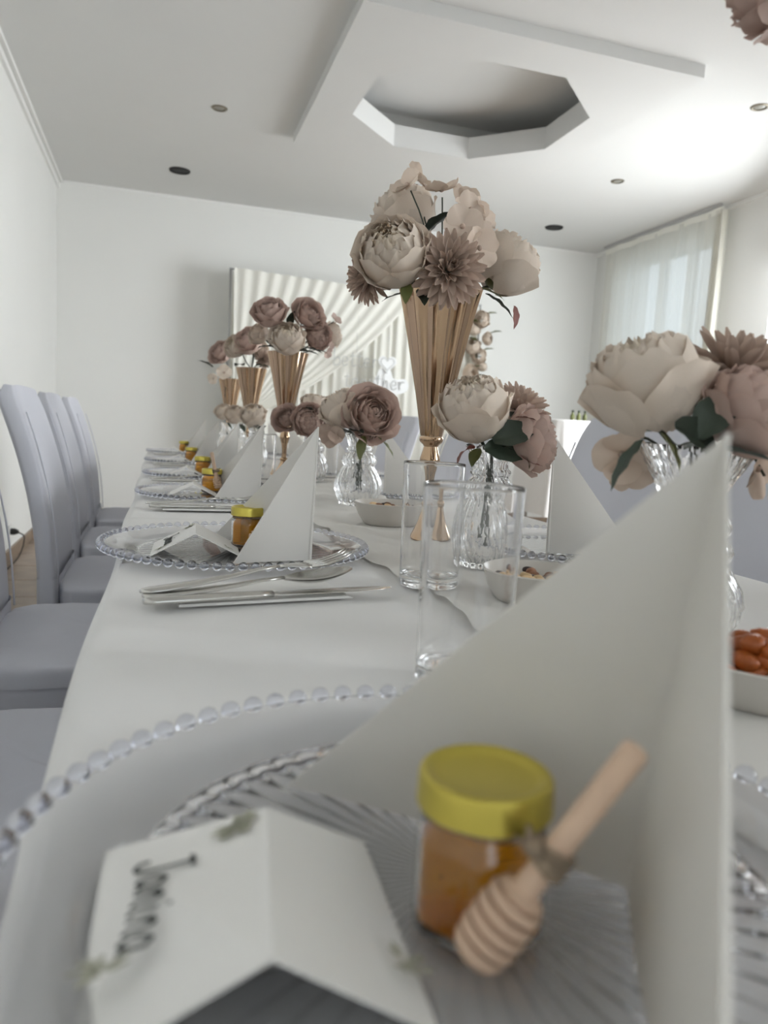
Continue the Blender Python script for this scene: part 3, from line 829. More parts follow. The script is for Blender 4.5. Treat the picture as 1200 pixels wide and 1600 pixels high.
ORD = ['nearest', 'second', 'third', 'fourth', 'fifth', 'farthest']
LC = [(0.104, 0.229), (0.094, 0.905), (0.118, 1.545), (0.122, 2.06), (0.116, 2.68), (0.112, 3.35)]
CL_LAB = ['large blurred glass charger with clear beads under the name card in the foreground',
          'whole glass charger with bluish beads behind the cutlery, second from the camera on the left',
          'beaded glass charger third from the camera on the left side, overhanging the table edge',
          'beaded glass charger fourth from the camera on the left side',
          'beaded glass charger fifth from the camera on the left side',
          'smallest farthest beaded glass charger on the left side']
for i, (x, y) in enumerate(LC): charger(x, y, CL_LAB[i], beads=i < 2)
N_LAB = ['huge grey-shadowed napkin pyramid filling the right foreground behind the honey jar',
         'white napkin pyramid standing on the second charger beside its honey jar',
         'white napkin pyramid on the third left charger beside the jar with upright dipper',
         'white napkin pyramid on the fourth left charger', 'white napkin pyramid on the fifth left charger',
         'farthest white napkin pyramid on the left side']
napkin((0.160, 0.205), (0.157, 0.1785, 0.9140), [(0.056, 0.300, 0.757), (0.106, 0.098, 0.757)], N_LAB[0])
napkin((0.167, 0.822), (0.1705, 0.822, 0.9075), [(0.072, 0.985, 0.757), (0.080, 0.800, 0.757)], N_LAB[1])
for i in range(2, 6):
    x, y = LC[i]; hx, hy = x + 0.078, y - 0.05
    napkin((hx, hy), (hx + 0.004, hy, 0.9065), [(hx - 0.095, hy + 0.15, 0.757), (hx - 0.088, hy - 0.012, 0.757)], N_LAB[i])
J_LAB = ['blurred amber honey jar with gold lid and twine in the near foreground',
         'amber honey jar with gold lid half hidden by the napkin on the second charger',
         'amber honey jar with an upright dipper at the third left charger',
         'small honey jar at the fourth left charger, partly behind the third napkin',
         'small honey jar at the fifth left charger', 'farthest honey jar on the left side']
JP = [(0.0998, 0.2015), (0.108, 0.915), (0.110, 1.60), (0.118, 2.10), (0.113, 2.72), (0.110, 3.40)]
for i, (x, y) in enumerate(JP): jar(x, y, [0.15, 0.5, 0.2, 0.7, 0.1, 0.4][i], J_LAB[i])
dipper((0.0869, 0.1757, 0.7650), (0.125, 0.1625, 0.8294), 'pale wooden dipper with grooved head leaning on the foreground honey jar', 1)
dipper((0.110, 0.888, 0.768), (0.155, 0.889, 0.815), 'wooden dipper mostly hidden behind the napkin on the second charger', 1)
dipper((0.122, 1.573, 0.768), (0.106, 1.580, 0.845), 'wooden dipper standing upright at the third left honey jar', 1)
card((0.0295, 0.168, 0.7795), (0.0405, 0.256, 0.7715), (-0.017, 0.167, 0.7575), (-0.015, 0.262, 0.7575), (0.072, 0.160, 0.7575), (0.076, 0.250, 0.7575),
     'large blurred white tent card with a handwritten name and sage leaf print in the foreground', 'Janina')
card((0.042, 0.842, 0.783), (0.046, 0.93, 0.783), (-0.006, 0.842, 0.7575), (-0.002, 0.932, 0.7575), (0.092, 0.842, 0.7575), (0.096, 0.93, 0.7575),
     'white tent card standing on the second left charger', 'Janina')
for i in range(2, 6):
    x, y = LC[i]
    card((x - 0.05, y - 0.05, 0.781), (x - 0.046, y + 0.035, 0.781), (x - 0.096, y - 0.05, 0.7575), (x - 0.092, y + 0.035, 0.7575), (x - 0.004, y - 0.05, 0.7575), (x, y + 0.035, 0.7575),
         'white tent card on the %s left charger' % ORD[i], None)
# cutlery in front of the second charger
folded_paper(0.0195, 0.626, 0.157, 0.085, 0.16, 'white folded paper napkin under the nearest set of cutlery')
cutlery('fork', -0.012, 0.648, 0.7605, 0.22, 0.075, 'steel fork with raised tines on top of the nearest set of cutlery')
cutlery('spoon', -0.010, 0.642, 0.7580, 0.19, 0.025, 'steel spoon lying under the fork in the nearest set of cutlery')
cutlery('knife', -0.009, 0.622, 0.7572, 0.185, 0.0, 'steel knife with its blade out to the right in the nearest set of cutlery')
for i, (y, w) in enumerate(((1.31, 'third'), (1.85, 'fourth'), (2.44, 'fifth'), (3.10, 'farthest'))):
    folded_paper(0.01, y - 0.015, 0.19, 0.10, 0.03, 'white folded paper napkin under the cutlery before the %s left charger' % w)
    cutlery('fork', -0.018, y + 0.015, 0.7600, 0.12, 0.02, 'steel fork before the %s left charger' % w)
    cutlery('knife', -0.012, y - 0.002, 0.7562, 0.06, 0.0, 'steel knife before the %s left charger' % w)

# right side of the table
RC = [(0.570, 0.925), (0.575, 1.70), (0.575, 2.35), (0.575, 3.05), (0.575, 3.65)]
RL = ['beaded glass charger on the right side, seen between the fluted vase and the large napkin',
      'beaded glass charger on the right side behind the silvery vase with the pink rose',
      'beaded glass charger third along the right side, mostly hidden by flowers',
      'beaded glass charger fourth along the right side, mostly hidden', 'farthest beaded glass charger on the right side']
RN = ['white napkin pyramid with its straight edge left, behind the large foreground napkin',
      'white napkin pyramid between the pink rose and the nearest gold vase',
      'white napkin pyramid third along the right side, seen left of the silvery vase',
      'white napkin pyramid fourth along the right side', 'farthest white napkin pyramid on the right side']
for i, (x, y) in enumerate(RC):
    charger(x, y, RL[i], beads=i == 0)
    hx, hy = x - 0.068, y - 0.045
    napkin((hx, hy), (hx - 0.003, hy, 0.9125 if i == 0 else 0.906), [(hx + 0.10, hy + 0.14, 0.757), (hx + 0.118, hy - 0.03, 0.757)], RN[i])

# ------------------------------------------------------------------ glassware
TUM = MB().lathe(MB.sup([(0.0005, 0), (0.0265, 0), (0.0285, 0.0012), (0.0290, 0.003), (0.0312, 0.1235), (0.0309, 0.1248), (0.0306, 0.1252), (0.0301, 0.1246), (0.0300, 0.1235), (0.0278, 0.014), (0.0262, 0.0115), (0.021, 0.0102), (0.0005, 0.0098)]), 64).mesh('tumbler', M['glass'], True, 60)
for (x, y, lab) in ((0.186, 0.420, 'clear tall tumbler nearest the camera, overlapping the second one'),
                    (0.266, 0.702, 'clear tall tumbler in front of the nearest gold vase, left of the other tumbler'),
                    (0.262, 1.93, 'clear tumbler in front of the second gold vase, behind the napkin'),
                    (0.455, 2.05, 'clear tumbler on the right half of the table left of the silvery vase')):
    o = obj('tumbler', TUM, None, T(x, y, 0.7537)); o['label'] = lab; o['category'] = 'glass'; o['group'] = 'tall clear tumblers'

def flute(nf, amp, tw):
    return lambda r, z, a: r * (1 + amp * (abs(cos(nf * (a + tw * z) / 2)) - 0.6)) if r > 0.008 else r
V1o = [(0.0005, 0.0005), (0.024, 0.0005), (0.028, 0.002), (0.0285, 0.006), (0.032, 0.018), (0.0355, 0.032), (0.0362, 0.042), (0.034, 0.054), (0.029, 0.068), (0.0245, 0.077), (0.0232, 0.080), (0.0255, 0.085), (0.0268, 0.090), (0.0255, 0.096), (0.0215, 0.102), (0.0182, 0.106), (0.0175, 0.108), (0.0195, 0.110), (0.0202, 0.1125), (0.0195, 0.115), (0.0172, 0.117), (0.0175, 0.122), (0.020, 0.131), (0.0242, 0.140), (0.0262, 0.1425)]
def inner(prof, t):
    z0 = 0.008
    p = [(max(0.0005, r - t), z) for r, z in prof if z > 0.012]
    return list(reversed(p)) + [(max(0.0005, p[0][0] - 0.004), z0), (0.0005, z0)]
def vase_mesh(prof, t, nf, amp, tw, ruff=0.0):
    mb = MB(); n = nf * 8
    fo = flute(nf, amp, tw); zt = prof[-1][1]
    def mo(r, z, a):
        if r < 0.008: return r
        return fo(r, z, a)
    full = prof + inner(prof, t)
    mb.lathe(full, n, mo)
    if ruff:
        mb.v = [(x, y, z + (ruff * cos(8 * math.atan2(y, x)) * max(0, (z - zt + 0.012) / 0.012) if z > zt - 0.012 else 0)) for x, y, z in mb.v]
    return mb.mesh('fluted_vase', M['glass'], True, 70)
VM1 = vase_mesh(V1o, 0.0024, 18, 0.16, 6.0, 0.0018)
V2o = [(0.0005, 0.0005), (0.026, 0.0005), (0.030, 0.002), (0.033, 0.010), (0.040, 0.026), (0.0425, 0.038), (0.040, 0.050), (0.033, 0.062), (0.028, 0.068), (0.031, 0.072), (0.0325, 0.077), (0.0300, 0.083), (0.0255, 0.087), (0.0285, 0.091), (0.0295, 0.096), (0.0275, 0.102), (0.0215, 0.109), (0.0225, 0.118), (0.027, 0.129), (0.034, 0.141), (0.0395, 0.151), (0.0412, 0.156)]
VM2 = vase_mesh(V2o, 0.0024, 22, 0.15, 5.0, 0.0)
GV = 'small fluted glass vases along the table'
def small_vase(x, y, label, me=VM1, sc=1.0):
    o = obj('fluted_vase', me, None, T(x, y, 0.7537) @ SC(sc, sc, 1 if sc > 1 else sc)); o['label'] = label; o['category'] = 'vase'; o['group'] = GV
small_vase(0.372, 0.797, 'clear fluted glass vase with narrow ringed neck right behind the nearest tumbler', sc=1.12)
small_vase(0.385, 1.44, 'silvery fluted glass vase under the single dusty pink rose', sc=1.26)
small_vase(0.390, 0.475, 'large fluted glass vase with wide mouth hidden behind the foreground napkin', VM2)
small_vase(0.405, 2.02, 'fluted glass vase under pink blooms just right of the second gold vase', sc=1.2)
small_vase(0.31, 2.50, 'fluted glass vase with one cream peony left of the second gold vase', sc=1.2)
small_vase(0.31, 3.10, 'fluted glass vase with cream peony before the third gold vase', sc=1.2)
small_vase(0.31, 3.60, 'farthest fluted glass vase with cream peony', sc=1.2)

# tall gold trumpet vases
def tv_mod(r, z, a):
    if z > 0.148 and r > 0.008:
        k = min(1, (z - 0.148) / 0.03)
        u = (a * 15 / (2 * pi)) % 1.0
        return r * (1 + 0.04 * k * (abs(2 * u - 1) * 2 - 1))
    return r
TVB = MB().lathe([(0.0005, 0.1485), (0.0155, 0.1485), (0.0165, 0.152), (0.0205, 0.18), (0.0255, 0.208), (0.033, 0.245), (0.0415, 0.287), (0.0505, 0.328), (0.0575, 0.3565), (0.0560, 0.3570), (0.049, 0.328), (0.040, 0.287), (0.0315, 0.245), (0.024, 0.208), (0.019, 0.18), (0.0145, 0.156), (0.0005, 0.153)], 240, tv_mod).mesh('trumpet', M['gold'], True, 20)
TVC = MB().lathe([(0.0005, 0.134), (0.0100, 0.134), (0.0120, 0.137), (0.0160, 0.1405), (0.0172, 0.1425), (0.0172, 0.1465), (0.0162, 0.1482), (0.0005, 0.1484)], 48).mesh('collar', M['gold'], True, 35)
TVS = MB().lathe([(0.0005, 0.056), (0.0075, 0.056), (0.0070, 0.066), (0.0072, 0.078), (0.0090, 0.094), (0.0128, 0.108), (0.0150, 0.1135), (0.0145, 0.117), (0.0118, 0.127), (0.0100, 0.1338), (0.0005, 0.1339)], 48).mesh('stem', M['gold'], True, 35)
TVF = MB().lathe([(0.0005, 0), (0.034, 0), (0.0355, 0.002), (0.034, 0.005), (0.027, 0.012), (0.019, 0.024), (0.0125, 0.038), (0.0095, 0.046), (0.0118, 0.0485), (0.0125, 0.0515), (0.0110, 0.0545), (0.0078, 0.0558), (0.0005, 0.0559)], 48).mesh('foot', M['gold'], True, 35)
def tall_vase(x, y, label):
    t = thing('trumpet_vase', label, 'vase', (x, y, 0.7537), None, 'tall gold trumpet vases')
    for n_, me in (('trumpet', TVB), ('collar', TVC), ('stem', TVS), ('foot', TVF)): obj(n_, me, t)
tall_vase(0.375, 1.01, 'tall fluted gold trumpet vase nearest in view, behind the tumblers')
tall_vase(0.3525, 2.17, 'gold trumpet vase with pink roses, second in the row')
tall_vase(0.338, 2.93, 'gold trumpet vase third in the row, partly behind the second')
tall_vase(0.338, 3.80, 'farthest gold trumpet vase at the left end of the row')
tall_vase(0.50, 0.25, 'gold trumpet vase beyond the right frame edge carrying the blurred corner flower')

# ------------------------------------------------------------------ bowls with snacks
def bowl_obj(x, y, R, H, label):
    me = MB().lathe([(0.0005, 0), (R * 0.62, 0), (R * 0.68, 0.002), (R * 0.86, H * 0.45), (R * 0.97, H * 0.93), (R, H), (R - 0.0015, H + 0.001), (R - 0.004, H * 0.96), (R * 0.8, H * 0.45), (R * 0.6, 0.006), (0.0005, 0.005)], 56).mesh('snack_bowl', M['ceramic'], True, 60)
    o = obj('snack_bowl', me, None, T(x, y, 0.7537)); o['label'] = label; o['category'] = 'bowl'; o['group'] = 'white snack bowls on the runner'
bowl_obj(0.365, 0.365, 0.052, 0.028, 'white bowl of orange dried fruit at the right edge of the photo')
bowl_obj(0.352, 0.632, 0.051, 0.029, 'white bowl of nuts and raisins below the clear fluted vase')
bowl_obj(0.362, 1.160, 0.056, 0.036, 'white bowl of nuts between the silvery vase and the tumblers')
def nugget(seed, sx, sy, sz):
    rnd = random.Random(seed); mb = MB().sphere((0, 0, 0), 1, 12, 9)
    mb.v = [(x * sx * (1 + 0.16 * noise.noise(V((x * 2, y * 2, z * 2 + seed)))), y * sy * (1 + 0.2 * noise.noise(V((x * 2 + 9, y * 2, z * 2 + seed)))), z * sz * (1 - 0.2 * max(0, z))) for x, y, z in mb.v]
    return mb
APM = [nugget(k, 0.0090, 0.0082, 0.0070).mesh('dried_apricot', M['apricot']) for k in range(3)]
rnd = random.Random(11)
aplab = 'orange dried fruit heaped in the bowl at the right edge'
for k in range(34):
    ring = 0 if k < 14 else (1 if k < 27 else 2)
    a = rnd.uniform(0, 2 * pi); r = (0.040, 0.031, 0.016)[ring] * (rnd.random() ** 0.5)
    o = obj('dried_fruit', APM[k % 3], None, T(0.365 + r * cos(a), 0.365 + r * sin(a), 0.7537 + (0.019, 0.028, 0.035)[ring] + rnd.uniform(-0.001, 0.003)) @ RZ(rnd.uniform(0, 6)) @ RX(rnd.uniform(-0.5, 0.5)))
    o['label'] = aplab; o['category'] = 'dried fruit'; o['group'] = 'orange dried fruit in the right bowl'
CASH = MB().tube(bez([(-0.007, 0, 0), (-0.004, 0.004, 0.001), (0.002, 0.004, 0.001), (0.007, -0.001, 0)], 12), [0.0022, 0.003, 0.0035, 0.0038, 0.0038, 0.0038, 0.0036, 0.0035, 0.0034, 0.0032, 0.003, 0.0028, 0.002], 8).mesh('cashew', M['cashew'])
NUTM = nugget(5, 0.0075, 0.005, 0.0045).mesh('almond', M['nut']); RAIM = nugget(8, 0.0065, 0.0052, 0.004).mesh('raisin', M['raisin'])
for (bx, by, H, where) in ((0.352, 0.632, 0.029, 'bowl below the clear fluted vase'), (0.362, 1.160, 0.036, 'bowl left of the tumblers')):
    for k in range(30):
        a = rnd.uniform(0, 2 * pi); r = 0.036 * rnd.random() ** 0.5
        kind = ('cashew', 'almond', 'raisin')[k % 3]; me = (CASH, NUTM, RAIM)[k % 3]
        o = obj(kind, me, None, T(bx + r * cos(a), by + r * sin(a), 0.7537 + H - 0.010 + rnd.uniform(0, 0.004)) @ RZ(rnd.uniform(0, 6)) @ RX(rnd.uniform(-0.4, 0.4)))
        o['label'] = {'cashew': 'pale cashew nut in the ', 'almond': 'brown almond in the ', 'raisin': 'dark raisin in the '}[kind] + where
        o['category'] = 'raisin' if kind == 'raisin' else 'nut'; o['group'] = {'cashew': 'cashews', 'almond': 'almonds', 'raisin': 'raisins'}[kind] + ' in the ' + where
    base = obj('nut_filling', (MB().lathe([(0.0005, 0.012), (0.040, 0.012), (0.041, H - 0.013), (0.0005, H - 0.012)], 32), M['cashew']), None, T(bx, by, 0.7537))
    base['label'] = 'bed of mixed nut pieces filling the ' + where; base['category'] = 'nuts'; base['kind'] = 'stuff'

# ------------------------------------------------------------------ flowers
def shell(r, Wd, th0, th1, flare, ruf, seed, dz=0.0, sq=0.9, n=8, m=8):
    rnd = random.Random(seed); jit = [rnd.uniform(-1, 1) for _ in range(n + 1)]
    Wd, th0, th1 = radians(Wd), radians(th0), radians(th1)
    mb = MB()
    def fn(u, v):
        s_ = u * 2 - 1; i = int(round(u * n))
        w = Wd * (0.30 + 0.70 * sin(pi / 2 * min(1, v * 1.5))) * (1 - 0.22 * v ** 6)
        th = th0 + (th1 - th0) * v * (1 - 0.17 * abs(s_) ** 2.4)
        th += radians(6) * jit[i] * ruf * 12 * v ** 5
        az = s_ * w
        rr = r * (1 + flare * max(0, (v - 0.62) / 0.38) ** 2 + ruf * sin(s_ * 7 + seed * 1.7) * v ** 3 + 0.045 * s_ * v + 0.022 * jit[i] * v + 0.018 * sin(s_ * 4 + v * 5 + seed))
        return (rr * sin(th) * cos(az), rr * sin(th) * sin(az), rr * cos(th) * sq + dz)
    return mb.grid(fn, n, m)
def strap(L, w, cup, curl, seed, n=4, m=7, tip=0.5):
    """narrow petal along +X from the origin, concave upwards"""
    mb = MB()
    def fn(u, v):
        s_ = u * 2 - 1
        ww = w * (0.35 + 0.65 * sin(pi * min(1, 0.12 + v * 0.78)) ** 0.7) * (1 - 0.62 * max(0, (v - 0.72) / 0.28) ** 2)
        return (L * v * (1 - 0.12 * curl * v), s_ * ww, cup * s_ * s_ * (0.4 + v) * ww + curl * L * v * v * 0.45)
    return mb.grid(fn, n, m)
# each kind: list of (mesh builder, placements) in unit radius; meshes made once and shared
def build_kind(kind, hi=True):
    out = []; rnd = random.Random(hash(kind) % 1000 if False else len(kind) * 7 + ord(kind[0]))
    if kind == 'peony':       # big cream cupped bloom
        lay = [(1.0, 5, 50, 150, 72, 0.20, 0.045), (0.97, 5, 46, 145, 56, 0.13, 0.05), (0.92, 6, 38, 135, 45, 0.10, 0.055), (0.84, 6, 36, 120, 37, 0.10, 0.065), (0.72, 6, 36, 110, 31, 0.06, 0.075), (0.57, 7, 33, 100, 27, 0.08, 0.09), (0.41, 6, 38, 95, 22, 0.10, 0.11), (0.26, 4, 50, 90, 16, 0.08, 0.12), (0.13, 3, 70, 85, 8, 0.0, 0.1)]
        for k, (r, n, Wd, a0, a1, fl, ru_) in enumerate(lay):
            for q in range(n):
                out.append(('petal', shell(r, Wd, a0 if k else 165, a1, fl, ru_, k * 3 + q % 2, dz=(1 - r) * 0.62), RZ(2 * pi * q / n + k * 0.62 + rnd.uniform(-0.12, 0.12)) @ RY(rnd.uniform(-0.05, 0.05)), 'cream' if k < 5 else 'creamin', (kind, k, q % 2)))
    elif kind == 'globe_peony':   # nearly closed cream globe, ruffled at the top
        lay = [(0.98, 4, 50, 160, 74, 0.22, 0.05), (0.97, 5, 45, 150, 54, 0.15, 0.055), (0.94, 5, 42, 140, 43, 0.12, 0.06), (0.88, 6, 36, 125, 35, 0.12, 0.075), (0.78, 6, 35, 110, 29, 0.13, 0.09), (0.64, 6, 36, 100, 25, 0.13, 0.11), (0.46, 6, 38, 92, 20, 0.12, 0.12), (0.28, 4, 50, 88, 14, 0.10, 0.12), (0.13, 3, 70, 85, 8, 0.05, 0.1)]
        for k, (r, n, Wd, a0, a1, fl, ru_) in enumerate(lay):
            for q in range(n):
                out.append(('petal', shell(r, Wd, a0, a1, fl, ru_, k * 3 + q % 2, dz=(1 - r) * 0.70, sq=0.95), RZ(2 * pi * q / n + k * 0.66 + rnd.uniform(-0.12, 0.12)) @ RY(rnd.uniform(-0.06, 0.06)), 'cream' if k < 5 else 'creamin', (kind, k, q % 2)))
    elif kind == 'rose':
        lay = [(0.98, 5, 48, 160, 80, 0.26, 0.03), (0.86, 5, 46, 145, 63, 0.24, 0.03), (0.74, 5, 45, 130, 53, 0.22, 0.03), (0.625, 5, 44, 118, 46, 0.20, 0.025), (0.515, 5, 43, 108, 41, 0.18, 0.025), (0.41, 4, 53, 100, 37, 0.17, 0.02), (0.315, 4, 54, 95, 34, 0.15, 0.02), (0.23, 3, 70, 92, 31, 0.13, 0.02), (0.15, 3, 72, 90, 28, 0.1, 0.02), (0.08, 2, 100, 90, 24, 0.05, 0.0)]
        for k, (r, n, Wd, a0, a1, fl, ru_) in enumerate(lay):
            for q in range(n):
                out.append(('petal', shell(r, Wd, a0, a1, fl, ru_, k * 3 + q % 2, dz=(1 - r) * 0.55), RZ(2 * pi * q / n + k * 0.75 + rnd.uniform(-0.15, 0.15)) @ RY(rnd.uniform(-0.04, 0.06)), 'pink', (kind, k, q % 2)))
    elif kind == 'ranunculus':  # dense round pink bloom, many overlapping scale-like petals
        lay = [(1.0, 7, 33, 165, 88, 0.22, 0.03), (0.99, 7, 31, 145, 73, 0.17, 0.03), (0.97, 7, 30, 120, 59, 0.14, 0.03), (0.93, 7, 30, 100, 48, 0.12, 0.04), (0.85, 7, 31, 85, 39, 0.12, 0.05), (0.73, 7, 32, 75, 31, 0.13, 0.07), (0.57, 6, 36, 65, 25, 0.14, 0.09), (0.40, 5, 42, 60, 18, 0.14, 0.11), (0.22, 4, 55, 70, 11, 0.08, 0.1)]
        for k, (r, n, Wd, a0, a1, fl, ru_) in enumerate(lay):
            for q in range(n):
                out.append(('petal', shell(r, Wd, a0, a1, fl, ru_, k * 3 + q % 2, dz=(1 - r) * 0.55), RZ(2 * pi * q / n + k * 0.45 + rnd.uniform(-0.06, 0.06)), 'pink', (kind, k, q % 2)))
    elif kind == 'mum':
        lay = [(7, 80, 0.42, 0.075, 0.5), (11, 64, 0.60, 0.085, 0.45), (14, 48, 0.78, 0.10, 0.40), (17, 31, 0.93, 0.112, 0.32), (19, 13, 1.02, 0.12, 0.22), (18, -6, 1.02, 0.125, 0.12), (14, -26, 0.95, 0.125, 0.0)]
        for k, (n, el, L, w, curl) in enumerate(lay):
            for q in range(n):
                out.append(('petal', strap(L, w, 0.75, curl, k), RZ(2 * pi * q / n + k * 0.37 + rnd.uniform(-0.08, 0.08)) @ RY(-radians(el + rnd.uniform(-6, 6))) @ T(0.05, 0, 0), 'mauve', (kind, k, 0)))
    return out
KIND = {}
PMESH = {}
def kind_parts(kind):
    if kind not in KIND: KIND[kind] = build_kind(kind)
    return KIND[kind]
LEAFM = {}
def leaf_mesh(mkey, w=0.36, bend=0.25):
    if (mkey, w, bend) not in LEAFM:
        mb = MB()
        def fn(u, v):
            s_ = u * 2 - 1; ww = w * sin(pi * min(1, 0.05 + v * 0.95)) ** 0.8 * (1 - 0.25 * v)
            return (v, s_ * ww, 0.18 * abs(s_) * ww * 1.6 - bend * v * v + 0.02 * sin(v * 18) * abs(s_))
        mb.grid(fn, 6, 10); LEAFM[(mkey, w, bend)] = mb.mesh('leaf', M[mkey])
    return LEAFM[(mkey, w, bend)]
def frame_to(p, d, roll_=0.0):
    d = V(d).normalized(); q = d.to_track_quat('X', 'Z')
    return T(*p) @ q.to_matrix().to_4x4() @ RX(roll_)
def flower(kind, label, loc, R, face, mouth, cat, colors=None, parts=True, leaves=(), group=None, spin=0.0, name=None, deep=0.08):
    q = quat(face) @ Quaternion((0, 0, 1), spin)
    t = thing(name or {'globe_peony': 'peony', 'mum': 'dahlia'}.get(kind, kind), label, cat, loc, q, group)
    inv = (T(*loc) @ q.to_matrix().to_4x4()).inverted()
    P = kind_parts(kind)
    cmap = colors or {}
    if parts:
        for (nm, mb, mx, mk, key) in P:
            mk = cmap.get(mk, mk)
            kk = key + (mk,)
            if kk not in PMESH: PMESH[kk] = mb.mesh('petal', M[mk])
            obj('petal', PMESH[kk], t, SC(R) @ mx)
    else:
        by = {}
        for (nm, mb, mx, mk, key) in P:
            mk = cmap.get(mk, mk); by.setdefault(mk, MB()).add(mb.v, mb.f, mx)
        for mk, mb in by.items():
            kk = (kind, 'all', mk)
            if kk not in PMESH: PMESH[kk] = mb.mesh('petals', M[mk])
            obj('petals', PMESH[kk], t, SC(R), kind='stuff')
    # calyx and stem into the vase
    cx = MB().sphere((0, 0, -0.45), 0.42, 12, 8, (1, 1, 0.9)) if kind != 'mum' else MB().sphere((0, 0, -0.05), 0.22, 12, 8)
    obj('calyx', (cx, M['stem'] if kind == 'mum' else M['oleaf']), t, SC(R))
    b = V(loc) - V(face).normalized() * R * 0.75; mth = V(mouth)
    pts = bez([b, b.lerp(mth, 0.5) + V((0, 0, -0.004)), mth, mth + V(((mth.x - b.x) * 0.25, (mth.y - b.y) * 0.25, -deep))], 15)
    mb = MB().tube([inv @ p for p in pts], 0.0022, 6); obj('stem', (mb, M['stem']), t)
    for (p, d, L, mk, *rest) in leaves:
        w = rest[0] if rest else 0.30; rl_ = rest[1] if len(rest) > 1 else 0.0; bn = rest[2] if len(rest) > 2 else 0.25
        obj('leaf', leaf_mesh(mk, w, bn), t, inv @ frame_to(p, d, rl_) @ SC(L))
    return t
FPET = None
def spray(label, mouth, florets, m='beige', group=None, parts=True, deep=0.08):
    """loose cluster of four-petalled florets on thin stalks; florets: (pos, radius, facing)"""
    c = V(mouth)
    t = thing('hydrangea_spray', label, 'flower', c, None, group)
    pm = PMESH.get(('flo', m))
    if pm is None:
        def fn(u, v):
            s_ = u * 2 - 1
            w = 0.62 * sin(pi * min(1, 0.08 + 0.74 * v)) ** 0.8
            return (v * (1 - 0.10 * s_ * s_), s_ * w, 0.28 * v * v * (0.6 + 0.4 * s_) + 0.06 * sin(s_ * 5) * v - 0.1 * v)
        pm = PMESH[('flo', m)] = MB().grid(fn, 6, 7).mesh('petal', M[m])
        PMESH['eye'] = MB().sphere((0, 0, 0.05), 0.13, 10, 6).mesh('eye', M['mauve'])
    for k, (p, r, d) in enumerate(florets):
        p = V(p) - c; q = quat(d)
        fo = bpy.data.objects.new('floret', PMESH['eye']); COL.objects.link(fo); fo.parent = t
        F = T(*p) @ q.to_matrix().to_4x4() @ RZ(k * 0.9) @ SC(r)
        fo.matrix_basis = F
        for j in range(4): obj('petal', pm, fo, RZ(j * pi / 2 + 0.1 * (j % 2)) @ RY(-0.25 - 0.12 * (j % 2)))
        e = p - V(d).normalized() * r * 0.3
        obj('stalk', (MB().tube(bez([e, e * 0.6 + V((0, 0, 0.012)), V((0, 0, 0)), V((0, 0, -deep))], 9), 0.0011, 5), M['stem']), t)
    return t

CAM = V((0, 0, 0.91))
# --- bouquet of the nearest tall gold vase
mA = (0.375, 1.01, 1.10)
gA = 'blooms in the nearest tall gold vase'
flower('peony', 'cream ruffled peony at the left front of the nearest tall bouquet', (0.280, 0.935, 1.130), 0.045, (-0.5, -0.75, 0.55), mA, 'flower', group=gA, leaves=[((0.300, 0.93, 1.094), (-0.2, -0.5, -0.6), 0.03, 'oleaf'), ((0.325, 0.95, 1.092), (-0.1, -1, -0.5), 0.035, 'leaf'), ((0.315, 0.955, 1.088), (-1, -0.2, -0.1), 0.045, 'leaf', 0.16), ((0.33, 0.965, 1.165), (0.4, -0.4, 0.6), 0.05, 'leaf'), ((0.335, 0.96, 1.15), (0.2, -0.6, 0.1), 0.045, 'leaf')])
flower('globe_peony', 'cream peony at the right of the nearest tall bouquet', (0.474, 1.015, 1.152), 0.046, (0.45, -0.25, 0.75), mA, 'flower', group=gA, spin=0.8, leaves=[((0.41, 0.96, 1.105), (0.7, -0.6, -0.15), 0.04, 'oleaf', 0.25), ((0.43, 0.98, 1.103), (0.8, -0.1, -0.3), 0.05, 'leaf', 0.15), ((0.478, 0.985, 1.092), (0.15, -0.3, -1), 0.032, 'rleaf', 0.26)])
flower('globe_peony', 'pale cream peony at the back left of the nearest tall bouquet, under the spray', (0.337, 1.07, 1.215), 0.044, (-0.35, 0.1, 0.9), mA, 'flower', group=gA, spin=1.7)
flower('mum', 'mauve beige dahlia at the front centre of the nearest tall bouquet', (0.3475, 0.915, 1.114), 0.048, (-0.10, -1, 0.05), mA, 'flower', group=gA, name='dahlia')
flower('mum', 'mauve beige dahlia peeping out at the far left of the nearest tall bouquet', (0.268, 0.995, 1.110), 0.036, (-1, -0.35, 0.0), mA, 'flower', group=gA, name='dahlia')
spray('pale beige floret spray on top of the nearest tall bouquet', (0.372, 1.00, 1.10),
      [((0.3151, 1.0, 1.2364), 0.026, (-0.6, -0.3, 0.55)), ((0.343, 1.05, 1.265), 0.024, (0.7, -0.2, 0.75)), ((0.3569, 0.98, 1.2300), 0.027, (-0.2, -0.1, 1)),
       ((0.4089, 1.02, 1.232), 0.028, (0.5, 0.1, 0.85)), ((0.3698, 0.93, 1.1735), 0.029, (-0.1, -1, 0.25)), ((0.4165, 0.98, 1.2048), 0.027, (0.6, -0.6, 0.5)),
       ((0.3905, 0.92, 1.1469), 0.028, (0.25, -1, 0.1)), ((0.392, 0.96, 1.205), 0.026, (0.1, -0.8, 0.5)), ((0.408, 0.955, 1.168), 0.026, (0.4, -0.9, 0.2))], group=gA)
